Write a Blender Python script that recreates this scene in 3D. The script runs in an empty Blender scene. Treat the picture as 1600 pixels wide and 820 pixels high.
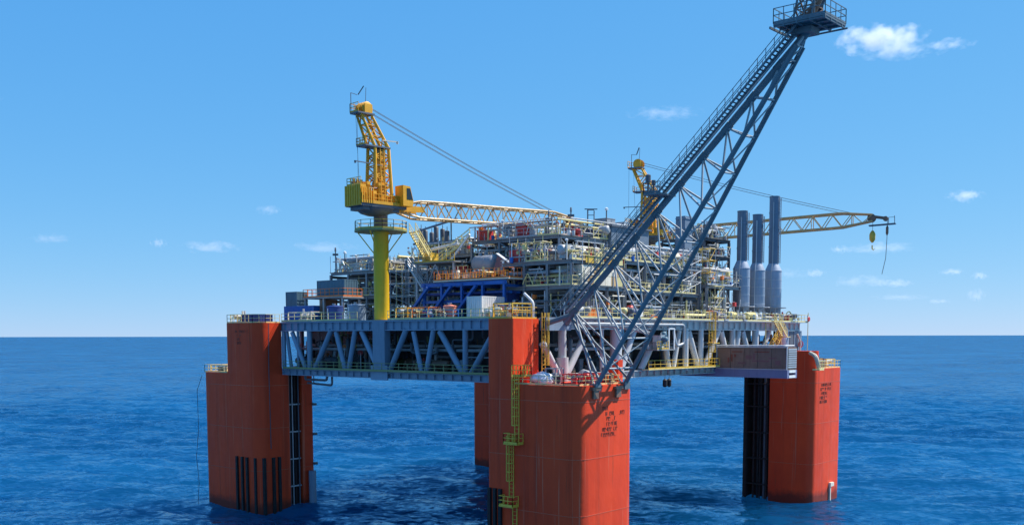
import bpy, bmesh, math, random
import numpy as np
from mathutils import Vector as V, Matrix as MX

# ------------------------------------------------------------------ camera, sky, sun, exposure
scene = bpy.context.scene
C = scene.collection
TH = 0.715                                   # heading of the camera in the platform's axes
CAMLOC = V((-84.65, -64.65, 25.0))
PITCH, ROLL = math.radians(-5.0), math.radians(-0.1)
FPX = 1586.5                                 # focal length in pixels of a 1600 px wide frame
fw = V((math.cos(TH), math.sin(TH), 0)); rt = V((math.sin(TH), -math.cos(TH), 0)); up = V((0, 0, 1))
fp = fw*math.cos(PITCH) + up*math.sin(PITCH); upp = up*math.cos(PITCH) - fw*math.sin(PITCH)
r2 = rt*math.cos(ROLL) + upp*math.sin(ROLL); u2 = upp*math.cos(ROLL) - rt*math.sin(ROLL)
cd = bpy.data.cameras.new('camera'); cam = bpy.data.objects.new('camera', cd); C.objects.link(cam)
m = MX((r2, u2, -fp)).transposed().to_4x4(); m.translation = CAMLOC; cam.matrix_world = m
cd.sensor_width = 36; cd.lens = 36*FPX/1600
cd.shift_y = ((524.5 - FPX*math.tan(PITCH)) - 410)/1600
cd.clip_start = 1; cd.clip_end = 200000
scene.camera = cam

SUN_AZ, SUN_EL = math.radians(121), math.radians(53)       # azimuth from +Y, clockwise
w = bpy.data.worlds.new('World'); scene.world = w; w.use_nodes = True
wn = w.node_tree; bg = wn.nodes['Background']
sky = wn.nodes.new('ShaderNodeTexSky'); sky.sky_type = 'NISHITA'; sky.sun_disc = False
sky.sun_elevation = SUN_EL; sky.sun_rotation = SUN_AZ
sky.altitude = 0; sky.air_density = 0.7; sky.dust_density = 0.0; sky.ozone_density = 6.0
# the camera's tone curve for the sky, one curve per channel, the same in every direction
sp_ = wn.nodes.new('ShaderNodeSeparateColor'); cb_ = wn.nodes.new('ShaderNodeCombineColor'); wn.links.new(sky.outputs[0], sp_.inputs[0])
for k, (gam, gain) in enumerate(((0.80, 0.86), (0.40, 2.42), (0.16, 5.4))):
    pw = wn.nodes.new('ShaderNodeMath'); pw.operation = 'POWER'; pw.inputs[1].default_value = gam; wn.links.new(sp_.outputs[k], pw.inputs[0])
    ml = wn.nodes.new('ShaderNodeMath'); ml.operation = 'MULTIPLY'; ml.inputs[1].default_value = gain; wn.links.new(pw.outputs[0], ml.inputs[0]); wn.links.new(ml.outputs[0], cb_.inputs[k])
wn.links.new(cb_.outputs[0], bg.inputs[0]); bg.inputs[1].default_value = 0.083
sl = bpy.data.lights.new('sun', 'SUN'); sun = bpy.data.objects.new('sun', sl); C.objects.link(sun)
sl.energy = 5.0; sl.angle = math.radians(0.53); sl.color = (1, 0.95, 0.87)
tosun = V((math.sin(SUN_AZ)*math.cos(SUN_EL), math.cos(SUN_AZ)*math.cos(SUN_EL), math.sin(SUN_EL)))
sun.rotation_euler = tosun.to_track_quat('Z', 'Y').to_euler(); sun.location = (120, -120, 150)
vs = scene.view_settings; vs.view_transform = 'Standard'; vs.look = 'None'; vs.exposure = 0.62; vs.gamma = 1
vs.use_curve_mapping = False
scene.cycles.use_denoising = True
scene.cycles.volume_bounces = 6; scene.cycles.max_bounces = 12
scene.cycles.volume_step_rate = 0.5

R = random.Random(7)

# ------------------------------------------------------------------ materials
def nodes(name):
    mt = bpy.data.materials.new(name); mt.use_nodes = True
    return mt, mt.node_tree, mt.node_tree.nodes['Principled BSDF']
def ramp(nt, fac, stops):
    r = nt.nodes.new('ShaderNodeValToRGB'); e = r.color_ramp.elements
    while len(e) > 1: e.remove(e[-1])
    e[0].position, e[0].color = stops[0][0], (*stops[0][1], 1)
    for p, c in stops[1:]:
        k = e.new(p); k.color = (*c, 1)
    nt.links.new(fac, r.inputs[0]); return r.outputs[0]
def noise(nt, scale, detail=4, stretch=(1, 1, 1), rough=0.6):
    g = nt.nodes.new('ShaderNodeNewGeometry'); mp = nt.nodes.new('ShaderNodeMapping')
    mp.inputs['Scale'].default_value = stretch
    n = nt.nodes.new('ShaderNodeTexNoise'); n.inputs['Scale'].default_value = scale
    n.inputs['Detail'].default_value = detail; n.inputs['Roughness'].default_value = rough
    nt.links.new(g.outputs['Position'], mp.inputs[0]); nt.links.new(mp.outputs[0], n.inputs['Vector'])
    return n.outputs['Fac']
def mixc(nt, fac, a, b, mode='MIX'):
    mx = nt.nodes.new('ShaderNodeMix'); mx.data_type = 'RGBA'; mx.blend_type = mode
    for k, val in ((0, fac), (6, a), (7, b)):
        if hasattr(val, 'is_linked') or hasattr(val, 'node'): nt.links.new(val, mx.inputs[k])
        elif k == 0: mx.inputs[0].default_value = val
        else: mx.inputs[k].default_value = (*val, 1)
    return mx.outputs[2]
MT = {}
def paint(key, col, rough=0.5, metal=0.0, wear=0.35, rust=0.25):
    """weathered paint: the colour drifts from spot to spot and from piece to piece, with grime runs and a little rust"""
    mt, nt, p = nodes(key)
    dark = tuple(c*0.62 for c in col)
    c1 = mixc(nt, ramp(nt, noise(nt, 0.9, 6), [(0.35, (0, 0, 0)), (0.75, (wear,)*3)]), col, dark)
    run = ramp(nt, noise(nt, 1.0, 5, (2.2, 2.2, 0.25)), [(0.5, (0, 0, 0)), (0.72, (wear,)*3)])
    c2 = mixc(nt, run, c1, tuple(c*0.45 + 0.01 for c in col))
    sp = ramp(nt, noise(nt, 3.5, 5), [(0.64, (0, 0, 0)), (0.72, (rust,)*3)])
    c3 = mixc(nt, sp, c2, (0.16, 0.06, 0.025))
    oi = nt.nodes.new('ShaderNodeObjectInfo'); hs = nt.nodes.new('ShaderNodeHueSaturation')
    mr = nt.nodes.new('ShaderNodeMapRange'); mr.inputs[3].default_value = 0.85; mr.inputs[4].default_value = 1.15
    nt.links.new(oi.outputs['Random'], mr.inputs[0]); nt.links.new(mr.outputs[0], hs.inputs['Value'])
    nt.links.new(c3, hs.inputs['Color']); nt.links.new(hs.outputs[0], p.inputs['Base Color'])
    rr = ramp(nt, noise(nt, 2.0, 3), [(0.3, (rough-0.1,)*3), (0.7, (rough+0.12,)*3)])
    nt.links.new(rr, p.inputs['Roughness']); p.inputs['Metallic'].default_value = metal
    MT[key] = mt; return mt
for k, c, kw in (
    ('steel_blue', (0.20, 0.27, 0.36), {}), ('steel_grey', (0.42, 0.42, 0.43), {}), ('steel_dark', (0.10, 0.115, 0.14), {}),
    ('flare_steel', (0.115, 0.155, 0.18), {}), ('brace_sunlit', (0.30, 0.335, 0.35), {}), ('truss_light', (0.54, 0.54, 0.54), {}), ('frame_steel', (0.24, 0.255, 0.275), {}), ('galvanised', (0.46, 0.48, 0.50), dict(rough=0.45, metal=0.3)),
    ('yellow', (0.76, 0.47, 0.05), {}), ('pale_yellow', (0.74, 0.62, 0.26), {}), ('crane_yellow', (0.78, 0.37, 0.012), {}),
    ('pedestal_yellow', (0.76, 0.46, 0.012), dict(wear=0.25)),
    ('cream', (0.72, 0.64, 0.50), {}), ('boom_cream', (0.56, 0.35, 0.14), {}), ('white', (0.78, 0.78, 0.76), dict(rust=0.15)),
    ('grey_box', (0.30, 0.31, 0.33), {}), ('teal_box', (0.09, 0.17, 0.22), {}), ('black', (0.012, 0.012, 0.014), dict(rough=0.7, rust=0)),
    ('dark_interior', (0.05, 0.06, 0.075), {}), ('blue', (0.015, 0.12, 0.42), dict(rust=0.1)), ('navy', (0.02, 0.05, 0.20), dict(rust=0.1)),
    ('red', (0.55, 0.04, 0.035), {}), ('orange', (0.80, 0.20, 0.03), {}), ('brown', (0.20, 0.11, 0.07), {}),
    ('stack_blue', (0.14, 0.19, 0.255), dict(wear=0.3)), ('silencer_blue', (0.25, 0.31, 0.39), dict(wear=0.3)), ('grating', (0.24, 0.25, 0.25), dict(rough=0.7)), ('olive', (0.25, 0.26, 0.10), {}),
    ('salmon', (0.78, 0.24, 0.15), dict(rust=0)), ('tarp_white', (0.70, 0.76, 0.80), dict(rust=0)), ('rope', (0.09, 0.09, 0.10), dict(rough=0.8, rust=0)),
    ('purple_steel', (0.20, 0.21, 0.34), {}), ('recess_shade', (0.030, 0.014, 0.013), dict(rough=0.8, rust=0.5)), ('marking', (0.24, 0.055, 0.035), dict(rust=0, rough=0.6)), ('panel_mark', (0.24, 0.10, 0.10), dict(rust=0)),  # near-black of the riser recesses has their shade put into the colour
    ('panel_board', (0.24, 0.145, 0.11), dict(wear=0.7)), ('weld', (0.60, 0.085, 0.030), dict(rust=0))):
    paint(k, c, **kw)
def hull_paint():
    mt, nt, p = nodes('hull_paint')
    base = mixc(nt, ramp(nt, noise(nt, 0.22, 7, (1, 1, 0.45)), [(0.3, (0, 0, 0)), (0.7, (1, 1, 1))]), (0.82, 0.072, 0.019), (0.64, 0.051, 0.017))
    pale = ramp(nt, noise(nt, 1.0, 4, (2.2, 2.2, 0.05)), [(0.61, (0, 0, 0)), (0.67, (0.32,)*3)])
    b2 = mixc(nt, pale, base, (0.62, 0.27, 0.16))
    dk = ramp(nt, noise(nt, 1.0, 5, (0.9, 0.9, 0.035)), [(0.54, (0, 0, 0)), (0.70, (0.4,)*3)])
    b3 = mixc(nt, dk, b2, (0.26, 0.028, 0.014))
    rs_ = ramp(nt, noise(nt, 1.0, 6, (1.3, 1.3, 0.09), 0.7), [(0.63, (0, 0, 0)), (0.70, (0.55,)*3)])
    b3 = mixc(nt, rs_, b3, (0.20, 0.055, 0.025))
    # a dark wet and weedy band at the waterline
    g = nt.nodes.new('ShaderNodeNewGeometry'); sx = nt.nodes.new('ShaderNodeSeparateXYZ'); nt.links.new(g.outputs['Position'], sx.inputs[0])
    ad = nt.nodes.new('ShaderNodeMath'); ad.operation = 'MULTIPLY_ADD'; ad.inputs[1].default_value = 2.2
    nt.links.new(noise(nt, 0.7, 5), ad.inputs[0]); nt.links.new(sx.outputs[2], ad.inputs[2])
    mr = nt.nodes.new('ShaderNodeMapRange'); mr.inputs[1].default_value = 1.8; mr.inputs[2].default_value = 2.9; mr.inputs[3].default_value = 0.75; mr.inputs[4].default_value = 0
    nt.links.new(ad.outputs[0], mr.inputs[0])
    b4 = mixc(nt, mr.outputs[0], b3, (0.045, 0.022, 0.018))
    nt.links.new(b4, p.inputs['Base Color'])
    p.inputs['Specular IOR Level'].default_value = 0.16
    rr = ramp(nt, noise(nt, 0.8, 4), [(0.3, (0.45,)*3), (0.7, (0.6,)*3)]); nt.links.new(rr, p.inputs['Roughness'])
    bp = nt.nodes.new('ShaderNodeBump'); bp.inputs['Strength'].default_value = 0.25; bp.inputs['Distance'].default_value = 0.3
    nt.links.new(noise(nt, 0.42, 3, (1, 1, 0.6)), bp.inputs['Height']); nt.links.new(bp.outputs[0], p.inputs['Normal'])
    MT['hull'] = mt
hull_paint()
mt, nt, p = nodes('window_glass'); p.inputs['Base Color'].default_value = (0.02, 0.03, 0.04, 1); p.inputs['Roughness'].default_value = 0.05; MT['glass'] = mt

# ------------------------------------------------------------------ mesh helpers
class MB:
    """collects solids; build() links them as one mesh object"""
    def __init__(s): s.v = []; s.f = []; s.sm = []
    def add(s, vs, fs, smooth=False):
        o = len(s.v); s.v += [tuple(q) for q in vs]
        for f in fs: s.f.append(tuple(i+o for i in f)); s.sm.append(smooth)
        return s
    def box(s, a, b):
        x0, y0, z0 = a; x1, y1, z1 = b
        return s.add([(x0,y0,z0),(x1,y0,z0),(x1,y1,z0),(x0,y1,z0),(x0,y0,z1),(x1,y0,z1),(x1,y1,z1),(x0,y1,z1)],
                     [(3,2,1,0),(4,5,6,7),(0,1,5,4),(1,2,6,5),(2,3,7,6),(3,0,4,7)])
    def beam(s, p0, p1, wd, ht=None):
        ht = ht or wd; p0, p1 = V(p0), V(p1); d = (p1-p0).normalized()
        sd = d.cross(V((0,0,1)) if abs(d.z) < 0.95 else V((1,0,0))).normalized(); u = sd.cross(d)
        vs = [p + sd*(i*wd/2) + u*(j*ht/2) for p in (p0, p1) for i, j in ((-1,-1),(1,-1),(1,1),(-1,1))]
        return s.add(vs, [(3,2,1,0),(4,5,6,7),(0,1,5,4),(1,2,6,5),(2,3,7,6),(3,0,4,7)])
    def tube(s, p0, p1, r0, r1=None, n=8, caps=True):
        return s.sweep([p0, p1], [r0, r0 if r1 is None else r1], n, caps)
    def sweep(s, pts, rad, n=8, caps=True):
        pts = [V(q) for q in pts]; rad = rad if isinstance(rad, (list, tuple)) else [rad]*len(pts)
        vs = []; ref = None
        for i, q in enumerate(pts):
            a = (pts[i]-pts[i-1]).normalized() if i else None; b = (pts[i+1]-pts[i]).normalized() if i < len(pts)-1 else None
            t = (a+b).normalized() if a and b and (a+b).length > 1e-6 else (a or b)
            if ref is None: ref = t.cross(V((0,0,1)) if abs(t.z) < 0.9 else V((1,0,0))).normalized()
            sd = (ref - t*ref.dot(t)).normalized(); u = sd.cross(t); ref = sd
            k = 1.0
            if a and b: k = 1/max(0.5, math.sqrt(max(1e-6, (1+a.dot(b))/2)))
            for j in range(n):
                an = 2*math.pi*j/n; vs.append(q + (sd*math.cos(an) + u*math.sin(an))*rad[i]*(k if k < 1.2 else 1.0))
        fs = [(i*n+j, i*n+(j+1) % n, (i+1)*n+(j+1) % n, (i+1)*n+j) for i in range(len(pts)-1) for j in range(n)]
        s.add(vs, fs, True)
        if caps:
            o = len(s.v)-len(vs)
            s.f.append(tuple(o+j for j in range(n))[::-1]); s.sm.append(False)
            s.f.append(tuple(o+(len(pts)-1)*n+j for j in range(n))); s.sm.append(False)
        return s
    def lathe(s, c, axis, prof, n=14):
        """prof: (distance along axis, radius)"""
        c = V(c); ax = V(axis).normalized(); sd = ax.cross(V((0,0,1)) if abs(ax.z) < 0.9 else V((1,0,0))).normalized(); u = sd.cross(ax)
        vs = [c + ax*t + (sd*math.cos(2*math.pi*j/n) + u*math.sin(2*math.pi*j/n))*max(r, 1e-3) for t, r in prof for j in range(n)]
        fs = [(i*n+j, i*n+(j+1) % n, (i+1)*n+(j+1) % n, (i+1)*n+j) for i in range(len(prof)-1) for j in range(n)]
        fs += [tuple(range(n))[::-1], tuple((len(prof)-1)*n+j for j in range(n))]
        return s.add(vs, fs, True)
    def prism(s, poly, z0, z1, smooth=False):
        n = len(poly); vs = [(x, y, z0) for x, y in poly] + [(x, y, z1) for x, y in poly]
        o = len(s.v); s.v += [tuple(q) for q in vs]
        for i in range(n):
            s.f.append((o+i, o+(i+1) % n, o+(i+1) % n+n, o+i+n)); s.sm.append(smooth and math.dist(poly[i], poly[(i+1) % n]) < 0.9)
        s.f += [tuple(o+i for i in range(n))[::-1], tuple(o+n+i for i in range(n))]; s.sm += [False, False]; return s
    def mesh(s, name):
        me = bpy.data.meshes.new(name); me.from_pydata(s.v, [], s.f); me.polygons.foreach_set('use_smooth', s.sm)
        if any(s.sm):
            try: me.set_sharp_from_angle(angle=math.radians(40))
            except Exception: pass
        me.update(); return me
    def build(s, name, mat, parent=None):
        return put(name, s.mesh(name), MX.Identity(4), mat, parent)
WM = {}                                       # world matrices of everything linked so far
def put(name, me, mw, mat, parent=None):
    o = bpy.data.objects.new(name, me); C.objects.link(o)
    if not me.materials: me.materials.append(None)
    o.material_slots[0].link = 'OBJECT'; o.material_slots[0].material = MT[mat] if isinstance(mat, str) else mat
    if parent is not None:
        o.parent = parent; o.matrix_parent_inverse = WM[parent.name].inverted()
    o.matrix_basis = mw; WM[o.name] = mw.copy(); return o
def recentre(o):
    """move a top-level mesh's origin to the bottom centre of its geometry"""
    bb = [V(b) for b in o.bound_box]; c = sum(bb, V())/8; c.z = min(b.z for b in bb)
    o.data.transform(MX.Translation(-c)); o.matrix_basis = MX.Translation(c); WM[o.name] = o.matrix_basis.copy(); return o
def tag(o, label, cat, group=None):
    o['label'] = label; o['category'] = cat
    if group: o['group'] = group
    return o
def thing(name, label, cat, loc, group=None):
    o = bpy.data.objects.new(name, None); C.objects.link(o); o.empty_display_size = 0.5
    o.matrix_basis = MX.Translation(V(loc)); WM[o.name] = o.matrix_basis.copy(); return tag(o, label, cat, group)
def unit(name, f):
    me = bpy.data.meshes.new(name); b = MB(); f(b); return b.mesh(name)
U_TUBE = unit('tube_unit', lambda b: b.tube((0,0,0), (0,0,1), 1, n=12))
U_BOX = unit('box_unit', lambda b: b.box((-.5,-.5,0), (.5,.5,1)))
def _ib(b):
    t = 0.12
    b.box((-.5,-.5,0), (.5,-.5+t,1)); b.box((-.5,.5-t,0), (.5,.5,1)); b.box((-.06,-.5+t,0), (.06,.5-t,1))
U_IBEAM = unit('ibeam_unit', _ib)
def bar(name, p0, p1, wd, mat, parent, shape='tube', ht=None):
    """a straight member between two points; alike members share one mesh"""
    p0, p1 = V(p0), V(p1); d = p1-p0; L = d.length; d.normalize()
    ref = V((0,0,1)) if abs(d.z) < 0.95 else V((1,0,0))
    sx = d.cross(ref).normalized(); sy = sx.cross(d)*-1
    rot = MX((sx, sy, d)).transposed()
    if rot.determinant() < 0: rot = MX((-sx, sy, d)).transposed()
    mw = MX.Translation(p0) @ rot.to_4x4() @ MX.Diagonal((wd, ht or wd, L, 1))
    if shape == 'tube': mw = MX.Translation(p0) @ rot.to_4x4() @ MX.Diagonal((wd/2, wd/2, L, 1))
    return put(name, {'tube': U_TUBE, 'box': U_BOX, 'ibeam': U_IBEAM}[shape], mw, mat, parent)
def rounded(pts, seg=6):
    """polygon with (x, y, corner radius), counter-clockwise"""
    out = []; n = len(pts)
    for i in range(n):
        x, y, r = (*pts[i], 0)[:3] if len(pts[i]) == 2 else pts[i]
        q = V((x, y)); a = (V(pts[i-1][:2])-q).normalized(); b = (V(pts[(i+1) % n][:2])-q).normalized()
        if r <= 0: out.append((x, y)); continue
        cth = a.dot(b); half = math.acos(max(-1, min(1, cth)))/2; t = r/math.tan(half); cen = q + (a+b).normalized()*(r/math.sin(half))
        s0 = q+a*t-cen; s1 = q+b*t-cen; a0 = math.atan2(s0.y, s0.x); a1 = math.atan2(s1.y, s1.x); da = (a1-a0+math.pi) % (2*math.pi)-math.pi
        for k in range(seg+1):
            an = a0+da*k/seg; out.append((cen.x+math.cos(an)*r, cen.y+math.sin(an)*r))
    return out
def bend(pts, r=0.35, k=3):
    """round the corners of a pipe run"""
    pts = [V(q) for q in pts]; out = [pts[0]]
    for i in range(1, len(pts)-1):
        a = (pts[i-1]-pts[i]); b = (pts[i+1]-pts[i]); rr = min(r, a.length*0.45, b.length*0.45); a.normalize(); b.normalize()
        p, q = pts[i]+a*rr, pts[i]+b*rr
        for j in range(k+1):
            t = j/k; out.append(p*(1-t)**2 + pts[i]*2*t*(1-t) + q*t*t)
    return out+[pts[-1]]
def pipe(name, pts, r, mat, parent, n=8):
    b = MB(); b.sweep(bend(pts, max(0.3, r*2.5)), r, n); return b.build(name, mat, parent)
def handrail(pts, mat, parent, h=1.1, sp=1.6, closed=False, name='handrail', r=0.036):
    b = MB(); pts = [V(q) for q in pts]; pts = pts+[pts[0]] if closed else pts
    for a, c in zip(pts, pts[1:]):
        L = (c-a).length; n = max(1, round(L/sp))
        for i in range(n+1): q = a.lerp(c, i/n); b.beam(q, q+V((0,0,h)), r*1.6)
        for z in (h, h*0.55): b.beam(a+V((0,0,z)), c+V((0,0,z)), r*1.7)
        b.beam(a+V((0,0,0.1)), c+V((0,0,0.1)), 0.03, 0.18)
    return b.build(name, mat, parent)
def ladder(p0, p1, face, mat, parent, cage=True, wd=0.6, name='ladder'):
    b = MB(); p0, p1, face = V(p0), V(p1), V(face).normalized(); sd = face.cross(V((0,0,1))).normalized(); L = (p1-p0).length; d = (p1-p0)/L
    for s in (-1, 1): b.beam(p0+sd*s*wd/2, p1+sd*s*wd/2, 0.09)
    for i in range(int(L/0.45)): q = p0+d*(0.25+i*0.45); b.beam(q-sd*wd/2, q+sd*wd/2, 0.05)
    if cage:
        for i in range(int((L-2)/1.0)+1):
            q = p0+d*(2.0+i*1.0); hp = [q+sd*wd/2*math.cos(a)*1.25+face*math.sin(a)*0.75 for a in [math.pi*j/6 for j in range(7)]]
            for a, c in zip(hp, hp[1:]): b.beam(a, c, 0.06, 0.07)
        for j in (1, 2, 3, 4, 5):
            a = math.pi*j/6; o = sd*wd/2*math.cos(a)*1.25+face*math.sin(a)*0.75; b.beam(p0+d*2.0+o, p1+o, 0.05)
    return b.build(name, mat, parent)
def stair(p0, p1, wd, mat, parent, name='stair'):
    p0, p1 = V(p0), V(p1); d = p1-p0; hz = V((d.x, d.y, 0)).normalized(); sd = V((hz.y, -hz.x, 0)); b = MB()
    for s in (-1, 1):
        o = sd*s*wd/2; b.beam(p0+o, p1+o, 0.09, 0.3)
        for z in (0.55, 1.05): b.beam(p0+o+V((0,0,z)), p1+o+V((0,0,z)), 0.07)
        for i in range(5): q = p0.lerp(p1, i/4)+o; b.beam(q, q+V((0,0,1.05)), 0.07)
    n = int(abs(d.z)/0.28)
    for i in range(n): q = p0.lerp(p1, (i+.5)/n); b.beam(q-sd*wd/2, q+sd*wd/2, 0.28, 0.05)
    return b.build(name, mat, parent)

# ------------------------------------------------------------------ the sea
def build_sea():
    cx, cy = 40.0, 25.0
    half = [0.0]; st = 1.45
    while half[-1] < 250: half.append(half[-1]+st)
    while half[-1] < 90000: st *= 1.065; half.append(half[-1]+st)
    h = np.array(half); ax = np.concatenate([-h[:0:-1], h]); sp = np.gradient(ax)
    X, Y = np.meshgrid(ax+cx, ax+cy, indexing='ij'); S = np.maximum(*np.meshgrid(sp, sp, indexing='ij'))
    Z = np.zeros_like(X); rs = np.random.RandomState(3); wind = math.radians(205)
    for i in range(70):
        lam = 2.9*(9.0**(i/69)); k = 2*math.pi/lam
        a = wind + rs.normal(0, 0.42); ph = rs.uniform(0, 6.28)
        amp = 0.0170*lam**0.50*rs.uniform(0.5, 1.4)
        fade = np.clip((lam/S-2.5)/3.0, 0, 1)
        arg = k*(X*math.cos(a)+Y*math.sin(a))+ph
        Z += amp*fade*(np.sin(arg)+0.25*np.cos(2*arg))
    n = len(ax); me = bpy.data.meshes.new('sea')
    me.vertices.add(n*n); me.vertices.foreach_set('co', np.stack([X, Y, Z], -1).reshape(-1).astype(np.float32))
    idx = np.arange(n*n).reshape(n, n)
    q = np.stack([idx[:-1,:-1], idx[1:,:-1], idx[1:,1:], idx[:-1,1:]], -1).reshape(-1, 4)
    me.loops.add(q.size); me.loops.foreach_set('vertex_index', q.reshape(-1).astype(np.int32))
    me.polygons.add(len(q)); me.polygons.foreach_set('loop_start', np.arange(0, q.size, 4, dtype=np.int32))
    me.polygons.foreach_set('use_smooth', np.ones(len(q), dtype=bool))
    me.update(calc_edges=True); me.validate()
    mt, nt, p = nodes('sea_water')
    patch = noise(nt, 0.012, 3, (1, 1, 1))
    col = ramp(nt, patch, [(0.28, (0.001, 0.029, 0.092)), (0.72, (0.004, 0.076, 0.190))])
    fm = ramp(nt, noise(nt, 0.22, 7, (0.55, 1.5, 1), 0.72), [(0.735, (0, 0, 0)), (0.79, (0.5,)*3)])
    c2 = col
    g = nt.nodes.new('ShaderNodeNewGeometry'); hsum = g.outputs['Normal']
    # ripples too fine for the mesh, added to the surface normal as slopes
    for sc, slope, stretch in ((0.09, 0.45, (1, 1.7, 1)), (0.40, 1.15, (1, 2.0, 1)), (1.5, 1.0, (1, 1.8, 1))):
        mp = nt.nodes.new('ShaderNodeMapping'); mp.vector_type = 'TEXTURE'; mp.inputs['Scale'].default_value = stretch; mp.inputs['Rotation'].default_value = (0, 0, 0.6)
        nt.links.new(g.outputs['Position'], mp.inputs[0])
        n = nt.nodes.new('ShaderNodeTexNoise'); n.inputs['Scale'].default_value = sc; n.inputs['Detail'].default_value = 3; nt.links.new(mp.outputs[0], n.inputs['Vector'])
        sb = nt.nodes.new('ShaderNodeVectorMath'); sb.operation = 'SUBTRACT'; sb.inputs[1].default_value = (0.5, 0.5, 0.5); nt.links.new(n.outputs['Color'], sb.inputs[0])
        ml = nt.nodes.new('ShaderNodeVectorMath'); ml.operation = 'MULTIPLY'; ml.inputs[1].default_value = (slope, slope, 0); nt.links.new(sb.outputs[0], ml.inputs[0])
        ad = nt.nodes.new('ShaderNodeVectorMath'); ad.operation = 'ADD'; nt.links.new(hsum, ad.inputs[0]); nt.links.new(ml.outputs[0], ad.inputs[1]); hsum = ad.outputs[0]
    nm = nt.nodes.new('ShaderNodeVectorMath'); nm.operation = 'NORMALIZE'; nt.links.new(hsum, nm.inputs[0]); hsum = nm.outputs[0]
    # choppy water never mirrors fully at grazing angles: the wave backs hide each other, so the Fresnel term levels off
    # the blue comes up from scattering metres down, so shadows on it are soft
    df = nt.nodes.new('ShaderNodeSubsurfaceScattering'); df.falloff = 'BURLEY'; df.inputs['Scale'].default_value = 1.0; df.inputs['Radius'].default_value = (45, 50, 55); gl = nt.nodes.new('ShaderNodeBsdfGlossy'); gl.inputs['Roughness'].default_value = 0.07; gl.inputs['Color'].default_value = (0.46, 0.77, 1.0, 1)
    fr = nt.nodes.new('ShaderNodeFresnel'); fr.inputs['IOR'].default_value = 1.33
    lv = nt.nodes.new('ShaderNodeMapRange'); lv.inputs[1].default_value = 0.03; lv.inputs[2].default_value = 0.55; lv.inputs[3].default_value = 0.006; lv.inputs[4].default_value = 0.42
    nt.links.new(fr.outputs[0], lv.inputs[0]); mxs = nt.nodes.new('ShaderNodeMixShader'); nt.links.new(lv.outputs[0], mxs.inputs[0])
    nt.links.new(c2, df.inputs['Color'])
    for q in (df, gl, fr): nt.links.new(hsum, q.inputs['Normal'])
    nt.links.new(df.outputs[0], mxs.inputs[1]); nt.links.new(gl.outputs[0], mxs.inputs[2])
    fd = nt.nodes.new('ShaderNodeBsdfDiffuse'); fd.inputs['Color'].default_value = (0.62, 0.68, 0.72, 1); mf = nt.nodes.new('ShaderNodeMixShader')
    nt.links.new(fm, mf.inputs[0]); nt.links.new(mxs.outputs[0], mf.inputs[1]); nt.links.new(fd.outputs[0], mf.inputs[2])
    nt.links.new(mf.outputs[0], nt.nodes['Material Output'].inputs['Surface']); nt.nodes.remove(p)
    me.materials.append(mt); o = bpy.data.objects.new('sea', me); C.objects.link(o); o['kind'] = 'structure'
build_sea()

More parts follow.
